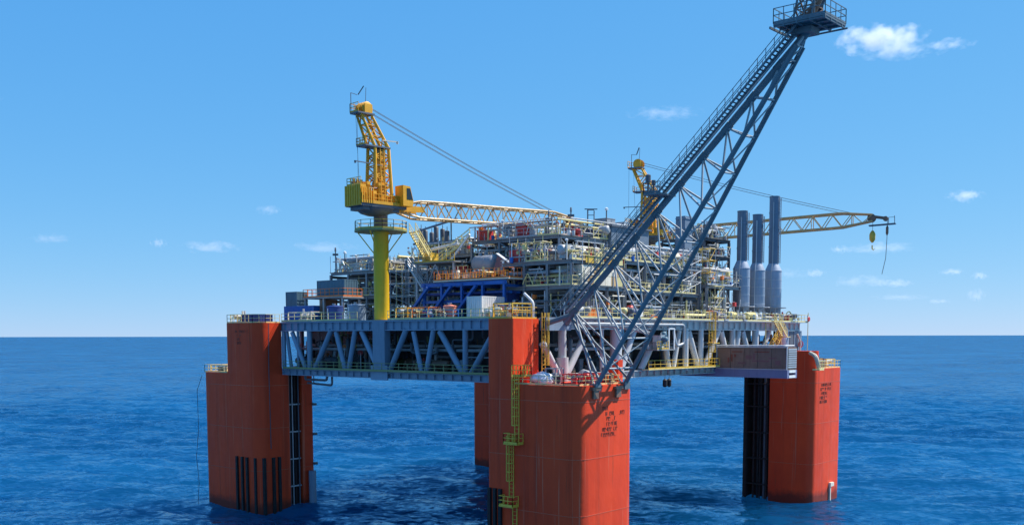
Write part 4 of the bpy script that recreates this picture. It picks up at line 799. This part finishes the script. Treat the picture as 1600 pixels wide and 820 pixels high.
# ------------------------------------------------------------------ separate things on the deck
def corrugated(name, label, cat, x0, x1, y0, y1, z0, z1, mat, group=None):
    """freight container: corner posts, rails, corrugated walls and double doors"""
    t = thing(name, label, cat, ((x0+x1)/2,(y0+y1)/2,z0), group); e = .09
    MB().box((x0+.05,y0+.05,z0+.08), (x1-.05,y1-.05,z1-.05)).build('shell', mat, t)
    b = MB()
    for x in (x0, x1-e*1.4):
        for y in (y0, y1-e*1.4): b.box((x,y,z0), (x+e*1.4,y+e*1.4,z1))
    for z in (z0, z1-e*1.3):
        b.box((x0+.01,y0+.01,z), (x0+e,y1-.01,z+e*1.3)); b.box((x1-e,y0+.01,z), (x1-.01,y1-.01,z+e*1.3)); b.box((x0+e,y0+.01,z), (x1-e,y0+e,z+e*1.3)); b.box((x0+e,y1-e,z), (x1-e,y1-.01,z+e*1.3))
    b.build('corner_frame', mat, t); b = MB()
    n = int((y1-y0)/.32)
    for k in range(n): y = y0+.16+(y1-y0-.3)*k/n; b.box((x0+.015,y,z0+.14), (x0+.05,y+.15,z1-.14))
    n = int((x1-x0)/.32)
    for k in range(n): x = x0+.16+(x1-x0-.3)*k/n; b.box((x,y0+.015,z0+.14), (x+.15,y0+.05,z1-.14))
    b.build('corrugation', mat, t)
    return t
Z1 = ZD+.104
t = corrugated('container', 'white freight container at the deck edge beside the near column', 'container', 5.3, 9.4, 18.2, 20.7, Z1, 29.75, 'white')
MB().box((7.6,18.16,28.55), (8.3,18.2,28.75)).box((8.0,18.16,28.3), (8.8,18.2,28.42)).build('stencil', 'grey_box', t)
MB().box((6.4,17.5,Z1), (7.9,18.1,Z1+.7)).box((6.6,17.6,Z1+.7), (7.2,18.0,Z1+1.1)).build('tool_crate', 'orange', t)
corrugated('container', 'long blue freight container low at the left end of the deck', 'container', 7.6, 10.0, 53.2, 60.2, Z1, 29.4, 'blue')
corrugated('container', 'small grey-green container stacked on the long blue one', 'container', 7.8, 9.8, 57.3, 60.0, 29.41, 31.5, 'teal_box')
corrugated('container', 'dark teal container raised on the platform with orange railings', 'container', 9.2, 11.6, 48.2, 54.4, 30.62, 33.0, 'teal_box')
corrugated('container', 'flat blue basket container on top of the left column tower', 'container', 1.2, 3.4, 57.2, 61.6, 26.92, 28.1, 'navy')
t = thing('raised_platform', 'raised platform with orange railings at the left end of the deck', 'platform', (10.3,52,ZD))
MB().box((8.4,47.6,30.4), (12.2,56.8,30.6)).build('floor', 'grating', t); handrail([(12,56.7,30.6), (8.5,56.7,30.6), (8.5,47.7,30.6), (12,47.7,30.6)], 'orange', t, 1.15, 1.0)
for x in (8.7, 11.8):
    for y in (48, 52.2, 56.4): bar('post', (x,y,ZD), (x,y,30.4), .28, 'steel_grey', t, 'ibeam')
MB().box((8.6,52.6,Z1), (11.5,53.1,30.3)).build('side_panel', 'brown', t)
def vtank(label, x, y, r, h, mat):
    t = thing('storage_tank', label, 'tank', (x,y,Z1)); MB().lathe((x,y,Z1), (0,0,1), [(0,r*1.05), (.1,r*1.05), (.12,r), (h*.5,r), (h*.5,r*1.03), (h*.54,r*1.03), (h*.54,r), (h,r), (h+.02,r*1.04), (h+.12,r*1.02), (h+.25,r*.5), (h+.3,.02)], 22).build('shell', mat, t)
    MB().lathe((x-r*.3,y-r*.2,Z1+h+.15), (0,0,1), [(0,.2), (.25,.2), (.26,.27), (.34,.27)], 10).build('hatch', 'galvanised', t); pipe('level_pipe', [(x-r*1.1,y,Z1+.2), (x-r*1.1,y,Z1+h-.2)], .05, 'white', t)
vtank('dark blue cylindrical tank left of the crane pedestal, nearer the containers', 6.6, 47.2, 1.15, 1.9, 'navy')
vtank('grey-blue cylindrical tank right beside the crane pedestal', 6.6, 42.6, 1.25, 2.0, 'steel_blue')
vtank('salmon orange round drum in front of the blue rack', 6.4, 24.6, .85, 1.5, 'salmon')
# blue rack with raking struts, orange-railed platform on top
t = thing('equipment_rack', 'bright blue steel rack with raking struts and an orange railed top', 'rack', (11.5,25,ZD))
for y in (18.4, 22.0, 25.6, 29.2, 32.4):
    for x in (9.6, 14.0): bar('post', (x,y,ZD), (x,y,31.7), .3, 'blue', t, 'ibeam')
for x in (9.6, 14.0):
    bar('beam', (x,18,31.6), (x,33,31.6), .3, 'blue', t, 'ibeam', .5); bar('beam', (x,18,29.4), (x,33,29.4), .25, 'blue', t, 'ibeam', .35)
for y in (18.4, 22.0, 25.6, 29.2, 32.4): bar('beam', (9.6,y,31.2), (14,y,31.2), .25, 'blue', t, 'ibeam', .35)
for y in (33.6, 29.4, 25.0): bar('raking_strut', (8.8,y+1.4,27.4), (9.3,y-2.2,31.3), .5, 'blue', t, 'box', .3)
for k in range(5): bar('pipe_bundle', (9.9+k*.8,18.2,30.4), (9.9+k*.8,32.6,30.4), .35, 'blue' if k % 2 else 'navy', t)
MB().box((9.3,17.4,31.95), (14.5,30.5,32.1)).build('top_floor', 'cream', t); handrail([(14.3,17.5,32.1), (9.4,17.5,32.1), (9.4,30.4,32.1)], 'orange', t, 1.25, .8); handrail([(9.7,17.8,32.1), (9.7,30.2,32.1)], 'crane_yellow', t, .9, .55)
cabinet('panel', (11,19,Z1), (13.2,23,30.6), 'navy', t); cabinet('panel', (10.6,27,Z1), (12.6,29,29.9), 'teal_box', t)
fill(t, 9.8, 13.8, 18.4, 32, Z1, 2.6, 16, random.Random(5)); fill(t, 10.2, 14, 17.8, 30, 32.1, 1.6, 14, random.Random(6))
def skid(label, x0, x1, y0, y1, mat, seed, z=Z1, h=1.5):
    rr = random.Random(seed); t = thing('equipment_skid', label, 'skid', ((x0+x1)/2,(y0+y1)/2,z)); b = MB()
    MB().box((x0,y0,z), (x1,y1,z+.18)).build('base', mat, t)
    for x in (x0, x1):
        for y in (y0, y1): b.beam((x,y,z+.18), (x,y,z+h), .12)
    for z_ in (z+h*.55, z+h): b.beam((x0,y0,z_), (x0,y1,z_), .1); b.beam((x1,y0,z_), (x1,y1,z_), .1); b.beam((x0,y0,z_), (x1,y0,z_), .1); b.beam((x0,y1,z_), (x1,y1,z_), .1)
    b.build('cage', mat, t); fill(t, x0, x1, y0, y1, z+.18, h-.3, 6, rr); return t
skid('yellow caged pump skid right of the crane pedestal', 5.2, 7.4, 31.0, 33.2, 'crane_yellow', 1)
skid('orange caged skid left of the salmon drum', 5.2, 7.4, 27.2, 30.2, 'orange', 2)
skid('low blue pipe basket in front of the salmon drum', 4.6, 5.5, 22.3, 26.8, 'blue', 3, h=1.1)
skid('grey skid between the white container and the near column tower', 6.4, 8.8, 13.6, 16.9, 'galvanised', 4, h=1.7)
skid('yellow caged skid on top of the near column tower', .7, 4.0, 9.4, 12.2, 'yellow', 6, z=26.92, h=1.7)
skid('cream winch skid on the left column tower', .7, 3.6, 62.0, 63.6, 'pale_yellow', 8, z=26.92, h=1.2)
skid('pale winch skid at the left end of the deck edge', 4.8, 7.0, 50.2, 55.4, 'cream', 9, h=1.3)
t = thing('davit', 'small white davit arm on the near column tower', 'davit', (4.3,9.6,26.9)); pipe('arm', [(4.2,9.3,26.92), (4.2,9.3,28.8), (4.2,10.6,29.8)], .16, 'white', t)
MB().box((3.9,9.0,26.92), (4.5,9.6,27.1)).build('base', 'white', t)
# vessel platform with the dark drum and its striped cover
t = thing('vessel_platform', 'grey platform carrying the dark horizontal vessel above the blue rack', 'platform', (15.6,26,ZD))
MB().box((13.8,19.6,33.0), (17.2,32,33.15)).build('floor', 'grating', t)
for y in (20, 26, 31.6): bar('post', (16.6,y,ZD), (16.6,y,33), .3, 'steel_grey', t, 'ibeam'); bar('bracket', (16.6,y,31.2), (14,y,33), .2, 'steel_grey', t)
handrail([(13.9,32,33.15), (13.9,28.6,33.15)], 'pale_yellow', t, 1.1, .9)
t = thing('process_vessel', 'dark grey horizontal vessel with rounded ends above the blue rack', 'vessel', (15.2,26.4,33.15)); hvessel('shell', (15.2,26.6,34.45), (0,1,0), 3.0, 1.15, 'grey_box', t)
t = thing('covered_load', 'maroon and white sheeted load next to the dark vessel', 'load', (15,22.6,33.15))
b = MB(); b.add([(14.1,21,33.16), (16.2,21,33.16), (16.2,24.4,33.16), (14.1,24.4,33.16), (14.5,21.4,34.3), (15.9,21.4,34.3), (15.8,23.9,35.5), (14.6,23.9,35.5)], [(3,2,1,0), (4,5,6,7), (0,1,5,4), (1,2,6,5), (2,3,7,6), (3,0,4,7)]); b.build('sheet', 'panel_mark', t)
b = MB(); b.beam((14.2,21.3,34.2), (14.5,23.9,35.6), .5, .12); b.beam((14.05,22.5,33.3), (14.3,22.7,34.7), .35, .1); b.build('white_band', 'white', t)
t = thing('cooler', 'tall ribbed dark cooler box right of the sheeted load', 'cooler', (15.6,18.9,33.1)); MB().box((14.6,18.2,31.2), (17.0,19.5,36.0)).build('casing', 'steel_dark', t)
for k in range(6): MB().box((14.5,18.25+k*.21,31.4), (14.6,18.33+k*.21,35.9)).build('rib', 'stack_blue', t)
def red_box(label, x, y, z, sx, sy, sz, mat='red'):
    t = thing('instrument_cabinet', label, 'cabinet', (x,y,z)); cabinet('casing', (x-sx/2,y-sy/2,z), (x+sx/2,y+sy/2,z+sz), mat, t); MB().lathe((x,y,z+sz+.07), (0,0,1), [(0,.12), (.2,.12), (.22,.2), (.4,.16)], 8).build('vent_cap', 'galvanised', t)
red_box('red cabinet on the upper left roof of the central module', 18.4, 29.6, 37.78, 1.2, 2.0, 1.4)
red_box('red cabinet on the upper right roof of the central module', 18.2, 22.6, 37.78, 1.0, 1.8, 1.7)
red_box('red cabinet on the yellow-railed corner module roof', 12.8, 19.2, 34.08, .9, 1.5, 1.5)
red_box('red cabinet on the stair landing left of the dark vessel', 15.0, 30.6, 33.16, .9, 1.9, 1.1)
red_box('orange cabinet behind the deck rail under the flare boom', 14.6, 8.9, Z1, 1.8, .6, 1.0, 'orange')
red_box('orange cabinet behind the deck rail right of the flare boom', 28.4, 8.9, Z1, 2.0, .6, 1.0, 'orange')
red_box('orange cabinet by the yellow ladder on the sunlit rail', 42.6, 8.9, Z1, 1.2, .6, 1.3, 'orange')
# cream clad enclosure on the corner module
t = thing('clad_enclosure', 'pale cream panelled enclosure above the flare boom base', 'enclosure', (18,12,31.1))
MB().box((13.6,9.6,31.09), (22.2,13.5,33.5)).build('core', 'cream', t)
for k in range(7):
    for j in range(2): MB().box((13.65+k*1.22,9.54,31.15+j*1.2), (13.65+k*1.22+1.15,9.6,31.15+j*1.2+1.12)).build('panel', ('cream','boom_cream','pale_yellow','cream')[(k+j*3) % 4], t)
for k in range(3): MB().box((13.54,9.65+k*1.28,31.15), (13.6,9.65+k*1.28+1.2,33.45)).build('panel', 'cream', t)
t = thing('scaffold', 'yellow scaffold and sheeting on top of the cream enclosure', 'scaffold', (18,11,33.5))
for k in range(8): bar('pole', (13.4+k*1.25,9.3,33.5), (13.4+k*1.25,9.3,36.2+.3*(k % 3)), .09, 'pale_yellow' if k % 2 else 'galvanised', t)
for z in (34.6, 35.5): bar('ledger', (13.2,9.3,z), (22.6,9.3,z), .08, 'pale_yellow', t)
for k in range(4): MB().box((14.2+k*2.0,9.36,33.75), (15.9+k*2.0,9.42,34.6+.4*(k % 2))).build('sheet', ('yellow','pale_yellow','crane_yellow','pale_yellow')[k], t)
# grey house
t = thing('control_house', 'dark blue-grey flat-roofed house behind the flare boom', 'house', (32,18,34.7))
MB().box((27.6,15.2,34.68), (36.6,23,39.5)).build('wall', 'stack_blue', t); MB().box((27.3,14.9,39.5), (36.9,23.3,39.75)).build('roof', 'steel_dark', t)
for k in range(3): w_ = MB().box((29.0+k*2.4,15.12,36.6), (30.4+k*2.4,15.2,37.8)).build('window', 'glass', t); MB().box((28.92+k*2.4,15.09,36.5), (30.48+k*2.4,15.12,36.6)).box((28.92+k*2.4,15.09,37.8), (30.48+k*2.4,15.12,37.9)).build('window_frame', 'galvanised', w_)
MB().box((27.52,16.4,34.8), (27.6,17.4,36.9)).build('door', 'grey_box', t); MB().box((27.52,19,36.2), (27.6,21,37.4)).build('window', 'glass', t)
cabinet('roof_unit', (29,17,39.76), (31,19,40.8), 'grey_box', t); cabinet('roof_unit', (33,17,39.76), (34.6,20,40.6), 'galvanised', t)
# horizontal white vessel on the right module
t = thing('process_vessel', 'white horizontal vessel on the yellow-railed right module', 'vessel', (48.6,11.8,32.3)); hvessel('shell', (48.8,11.9,33.9), (1,0,0), 3.6, 1.0, 'white', t)
t = thing('process_vessel', 'white pressure vessel behind the railings left of the stacks', 'vessel', (52.6,12.6,32.3)); vvessel('shell', (52.8,12.2,32.3), 2.9, .7, 'galvanised', t)
# cooler bank, boom rest, antenna masts
t = thing('cooler_bank', 'row of dark upright coolers under a sloping pipe, behind the crane', 'cooler bank', (21,41,37.8))
for k in range(6): vvessel('cooler_drum', (20.0+.2*(k % 2),38.4+k*1.1,36.38), 3.6+.35*(k % 3), .36, 'steel_dark', t, 10)
pipe('top_pipe', [(19.6,45.2,40.0), (19.6,36.0,41.4)], .16, 'stack_blue', t); bar('pipe_support', (19.6,37.2,36.38), (19.6,37.2,41.2), .2, 'steel_dark', t)
t = thing('boom_rest', 'yellow boom rest tower under the tip of the left crane boom', 'boom rest', (41.6,33.6,36.5))
for x in (40.9, 42.3):
    for y in (32.9, 34.3): bar('leg', (x,y,36.5), (x,y,41.7), .2, 'yellow', t)
for k in range(4): b = MB(); z = 36.6+k*1.25; b.beam((40.9,32.9,z), (42.3,32.9,z+1.2), .1); b.beam((40.9,32.9,z), (40.9,34.3,z+1.2), .1); b.beam((40.9,34.3,z), (42.3,34.3,z+1.2), .1); b.build('lacing', 'yellow', t)
MB().box((40.7,32.6,41.7), (42.5,34.6,41.85)).build('saddle', 'yellow', t)
def mast(label, x, y, z, h, kind):
    t = thing('antenna_mast', label, 'mast', (x,y,z)); b = MB(); b.beam((x,y,z), (x,y,z+h), .12); b.box((x-.2,y-.2,z), (x+.2,y+.2,z+.1)); b.build('pole', 'steel_dark', t); b = MB()
    if kind == 0: b.beam((x-.3,y+.3,z+h-.5), (x+.3,y-.3,z+h-.5), .3, .3); b.lathe((x,y,z+h), (0,0,1), [(0,.15), (.5,.12), (.6,.02)], 6)
    elif kind == 1:
        b.beam((x+.6,y-.6,z), (x+.6,y-.6,z+h-.2), .1); [b.beam((x,y,z+h*q), (x+.6,y-.6,z+h*q), .08) for q in (.3,.55,.8,.97)]; b.beam((x-.3,y+.3,z+h), (x+.9,y-.9,z+h), .12)
    else: b.lathe((x,y,z+h), (0,0,1), [(0,.08), (.05,.22), (.3,.22), (.4,.05)], 8)
    b.build('head', 'steel_dark' if kind < 2 else 'white', t)
mast('antenna mast with box head above the central module, left of the twin mast', 22.4, 18.0, 37.78, 3.4, 0)
mast('twin-pole antenna mast at the right end of the central module roof', 25.0, 17.2, 37.78, 3.9, 1)
mast('thin mast with white ball right of the twin-pole mast', 28.4, 16.6, 39.76, 2.0, 2)
mast('antenna mast with box head in the middle of the central module roof', 18.0, 18.2, 37.78, 2.6, 0)
mast('lone mast on the left module roof', 16.2, 58.6, 34.7, 3.2, 0)
mast('mast with white ball near the left module edge', 16.2, 56.4, 34.7, 2.7, 2)
# stairs from the crane platform
t = thing('stair_tower', 'pale yellow stairs between the crane platform and the central module', 'stairs', (14,34,ZD))
MB().box((12.6,29.8,34.75), (17.3,37.6,34.9)).build('landing', 'grating', t); handrail([(12.7,37.5,34.9), (12.7,29.9,34.9)], 'yellow', t, 1.1, .8)
stair((13.4,35.2,34.9), (9.4,34.4,38.8), 1.0, 'pale_yellow', t); stair((13.4,33.6,34.9), (16.2,30.4,38.3), 1.0, 'pale_yellow', t); stair((13.2,35.8,31.2), (13.2,38.9,34.8), 1.0, 'galvanised', t)
MB().box((13.0,34.6,34.9), (14.4,36.2,36.2)).build('locker', 'yellow', t)
bar('white_strut', (14.2,32.2,35.0), (14.6,28.9,38.4), .3, 'white', t); pipe('white_pipe', [(14.5,36,36.8), (14.5,30.9,37.3)], .2, 'white', t)
for x, y in ((12.9,30.2), (12.9,37.2), (17,30.2), (17,37.2)): bar('post', (x,y,ZD), (x,y,34.75), .28, 'steel_grey', t, 'ibeam')
bar('brace', (12.9,30.2,28), (12.9,33.7,34.6), .18, 'galvanised', t); bar('brace', (12.9,37.2,28), (12.9,33.7,34.6), .18, 'galvanised', t)
# piping and access on the sunlit truss
t = thing('process_pipe', 'big pale pipe run along the sunlit truss, turning down beside it', 'pipe'
          , (22,7.5,24)); pipe('run', [(10.6,7.4,26.4), (33.4,7.4,26.4), (33.4,7.4,23.9), (31.6,7.4,23.6), (31.6,7.9,25.6)], .19, 'galvanised', t, 10)
for x in (14, 20, 26): MB().box((x-.15,7.1,26.0), (x+.15,8.1,26.1)).build('bracket', 'steel_grey', t)
t = thing('instrument_rack', 'pale yellow instrument rack with white frame on the sunlit truss', 'rack', (27.5,7.6,23.2)); fill(t, 25.6, 29.4, 6.6, 8.0, 23.3, 2.4, 9, random.Random(31))
MB().box((25.4,6.4,23.1), (29.8,8.0,23.25)).build('floor', 'grating', t); b = MB(); [b.beam((x,6.5,23.2), (x,6.5,25.9), .14) for x in (28.3,29.6)]; b.beam((28.3,6.5,25.9), (29.6,6.5,25.9), .14); b.build('frame', 'white', t); handrail([(25.5,6.45,23.25), (28.2,6.45,23.25)], 'yellow', t, 1.0, .6); bar('hanger', (25.6,7.9,23.2), (25.6,8.0,26), .14, 'white', t)
t = thing('ladder_tower', 'tall yellow caged ladder in the middle of the sunlit truss', 'ladder', (41,7.6,20.6)); ladder((41.2,7.8,20.7), (41.2,7.8,28.3), (0,-1,0), 'yellow', t, True, .9, 'cage'); MB().box((40.4,6.8,23.9), (42.0,7.9,24.0)).build('rest_platform', 'yellow', t)
t = thing('ladder_tower', 'yellow zigzag stairs at the right end of the sunlit truss', 'stairs', (60.5,7,20.6)); stair((58.6,7.4,22.4), (61.6,7.4,24.8), .8, 'yellow', t); stair((61.6,6.6,24.8), (58.8,6.6,27.1), .8, 'pale_yellow', t); MB().box((61.4,6.2,24.7), (62.8,7.9,24.82)).build('landing', 'pale_yellow', t); MB().box((57.2,6.2,22.28), (58.7,7.9,22.4)).build('landing', 'pale_yellow', t)
for x in (57.4, 62.6): bar('stair_post', (x,7.7,20.6), (x,7.7,27), .16, 'pale_yellow', t)
t = thing('end_panel', 'blue-grey end plating at the right corner of the deck box', 'panel', (67.5,8,20.6))
for k in range(4): MB().box((64.6+k*1.5,7.95,21.4+.4*(k % 2)), (65.9+k*1.5,8.1,25.7)).build('plate', ('steel_blue','steel_dark','stack_blue','steel_blue')[k], t)
handwheel((69.4,7.6,23.6), (-.3,-1,0), .5, 'red', t); pipe('hose', [(68.6,7.8,25.2), (69.2,7.5,23.8), (68.9,7.6,22.4)], .14, 'cream', t)
t = thing('life_ring_post', 'pale post with red float at the far right deck corner', 'post', (70.9,7.2,20)); bar('post', (71.0,7.2,19.6), (71.0,7.2,28.6), .12, 'pale_yellow', t); MB().lathe((70.8,7.1,27.6), (0,-1,0), [(0,.35), (.1,.42), (.2,.35)], 12).build('float', 'red', t)
t = thing('hose_reel', 'green hoop hose reel at the right deck corner', 'hose reel', (68.5,9.4,27)); b = MB(); pts = [V((68.2+1.3*math.cos(a), 9.2, 27.2+1.6*math.sin(a))) for a in [math.pi*k/10 for k in range(11)]]; b.sweep(pts, .09, 6); b.build('hoop', 'olive', t); MB().box((67.2,9.0,Z1), (69.3,9.8,27.9)).build('base', 'olive', t)
for x, lb in ((28.6, 'left of two black floats hanging under the sunlit truss'), (29.6, 'right of two black floats hanging under the sunlit truss')):
    t = thing('hanging_float', lb, 'float', (x,7.2,18.2), 'floats hanging under the truss'); MB().lathe((x,7.2,18.3), (0,0,1), [(0,.1), (.15,.3), (.9,.3), (1.1,.08)], 10).build('body', 'black', t); bar('line', (x,7.2,19.4), (x,7.2,20.7), .06, 'rope', t)
# things on the column stumps
zs = ZS+.004
def bundle(label, x, y, z, sx, sy, sz, mat, seed):
    """a lumpy sheeted heap"""
    bm = bmesh.new(); bmesh.ops.create_icosphere(bm, subdivisions=3, radius=1); rr = random.Random(seed); ph = [rr.uniform(0,6) for _ in range(6)]
    for v in bm.verts:
        k = 1+.16*math.sin(v.co.x*4+ph[0])*math.sin(v.co.y*5+ph[1])+.1*math.sin(v.co.z*7+ph[2]+v.co.x*6); v.co = V((v.co.x*sx*k, v.co.y*sy*k, max(v.co.z, -.55)*sz*k))
    zmin = min(v.co.z for v in bm.verts); me = bpy.data.meshes.new('sheeted_heap'); bm.to_mesh(me); bm.free(); me.transform(MX.Translation((0,0,-zmin))); me.polygons.foreach_set('use_smooth', [True]*len(me.polygons))
    return tag(put('sheeted_heap', me, MX.Translation((x,y,z)), mat), label, 'tarpaulin')
bundle('heap under a pale blue tarpaulin on the near column, larger one', 2.4, 6.6, zs, 1.0, 1.4, .8, 'tarp_white', 2); bundle('small pale sheeted heap in front of the larger one on the near column', 1.2, 4.9, zs, .6, .7, .5, 'tarp_white', 5)
bundle('brown-grey sheeted heap between the flare boom feet', 6.6, 3.6, zs, 1.1, 1.2, .9, 'grey_box', 7)
skid('grey box skid on the near column beside the tarpaulin', 2.9, 4.3, 5.0, 6.4, 'grey_box', 12, z=zs, h=1.7)
skid('red valve skid on the near column below the truss knee post', 3.2, 4.8, 2.4, 4.2, 'red', 13, z=zs, h=1.1)
skid('second red valve skid on the near column behind the flare boom foot', 4.6, 6.2, 1.0, 2.4, 'red', 14, z=zs, h=1.2)
skid('orange crate on the near column between the boom feet', 6.6, 8.4, .6, 2.0, 'orange', 15, z=zs, h=1.0)
skid('mooring gear in a yellow cage at the outer end of the right column', 64.0, 67.2, .9, 3.0, 'yellow', 16, z=ZS+.354, h=1.3)
skid('dark winch gear on the right column beside its short tower', 60.6, 63.0, .9, 3.4, 'steel_dark', 17, z=ZS+.354, h=1.5)
skid('pale winch gear on the left column stump', .8, 4.0, 65.4, 69.2, 'pale_yellow', 18, z=zs, h=1.0)
t = thing('rescue_davit', 'cream davit arm hanging beside the panel box at the right column', 'davit', (57,-.4,20)); pipe('arm', [(57.7,.6,22.4), (57.0,-.6,22.0), (57.5,-.9,20.2)], .3, 'cream', t); MB().box((56.6,-1.4,19.9), (58.2,-.3,20.1)).build('basket_floor', 'pale_yellow', t); handrail([(56.6,-1.35,20.1), (58.2,-1.35,20.1)], 'pale_yellow', t, 1.2, .5)
t = thing('drain_pipes', 'dark bent pipes hanging below the left end of the shaded truss', 'pipes', (5,48,18)); pipe('bend', [(5,52,19.4), (5,52,18.9), (5,47.2,18.9), (5,47.2,19.8)], .17, 'steel_dark', t); pipe('bend', [(5.4,52,18.4), (5.4,46.6,18.2), (5.4,46.6,19.8)], .15, 'steel_dark', t); bar('hanger', (5.2,50.4,18.3), (5.2,50.4,19.8), .15, 'steel_dark', t)
t = thing('hanging_hose', 'thin dark hose hanging down to the water from the leftmost column', 'hose', (-.6,70.8,0)); MB().sweep([(-.1,70.3,19.2), (-.6,70.9,17), (-.5,71.0,11), (-.8,71.3,7), (-.6,71.1,3), (-.9,71.2,-1)], .04, 6).build('hose', 'steel_dark', t)
t = thing('hanging_rope', 'dark mooring line hanging down the right corner of the leftmost column', 'rope', (-.1,54.5,2)); MB().sweep([(1.7,55.9,26.8), (1.6,55.9,20), (1.7,55.9,9)], .06, 6).build('line', 'rope', t)

def scaffold(label, x0, x1, y0, y1, z0, z1, seed, mat='galvanised'):
    """tube scaffold: standards, ledgers, braces and board lifts"""
    rr = random.Random(seed); t = thing('scaffold', label, 'scaffold', ((x0+x1)/2,(y0+y1)/2,z0)); nx = max(1, round((x1-x0)/1.3)); ny = max(1, round((y1-y0)/1.3)); nz = max(1, round((z1-z0)/1.7))
    for i in range(nx+1):
        for j in range(ny+1):
            x, y = x0+(x1-x0)*i/nx, y0+(y1-y0)*j/ny; bar('pole', (x,y,z0), (x,y,z1+rr.uniform(0,.9)), .075, rr.choice((mat, 'pale_yellow', 'galvanised')), t)
    for k in range(1, nz+1):
        z = z0+(z1-z0)*k/nz
        for i in range(nx+1): x = x0+(x1-x0)*i/nx; bar('ledger', (x,y0-.2,z), (x,y1+.2,z), .065, mat, t)
        for j in range(ny+1): y = y0+(y1-y0)*j/ny; bar('ledger', (x0-.2,y,z+.05), (x1+.2,y,z+.05), .065, mat, t)
        bar('brace', (x0,y0,z-(z1-z0)/nz), (x0,y1,z), .065, mat, t); bar('brace', (x0,y0,z-(z1-z0)/nz), (x1,y0,z), .065, mat, t)
        MB().box((x0,y0,z+.1), (x0+.9,y1,z+.15)).build('board', 'cream', t)
    return t
scaffold('pale tube scaffold right of the crane pedestal, below the stair landing', 15.0, 17.2, 38.4, 45.0, ZD, 34.2, 3)
scaffold('cream tube scaffold on the left module, beside the lone mast', 16.4, 18.6, 51.0, 57.5, 34.7, 36.6, 4)
scaffold('tube scaffold on the middle of the central module roof', 18.4, 20.0, 24.0, 28.6, 37.8, 40.0, 5, 'cream')
scaffold('yellowish scaffold at the near corner under the cream enclosure', 12.4, 14.0, 14.6, 20.0, 34.1, 36.4, 6, 'pale_yellow')
scaffold('yellow scaffold left of the white horizontal vessel', 44.8, 46.4, 10.2, 12.6, 32.3, 37.4, 7, 'yellow')
scaffold('pale scaffold tower under the white horizontal vessel', 45.0, 47.4, 9.4, 10.8, 27.1, 32.0, 8, 'pale_yellow')
scaffold('scaffold behind the lower chords of the flare boom', 37.0, 42.0, 10.0, 11.4, 30.9, 35.6, 9)
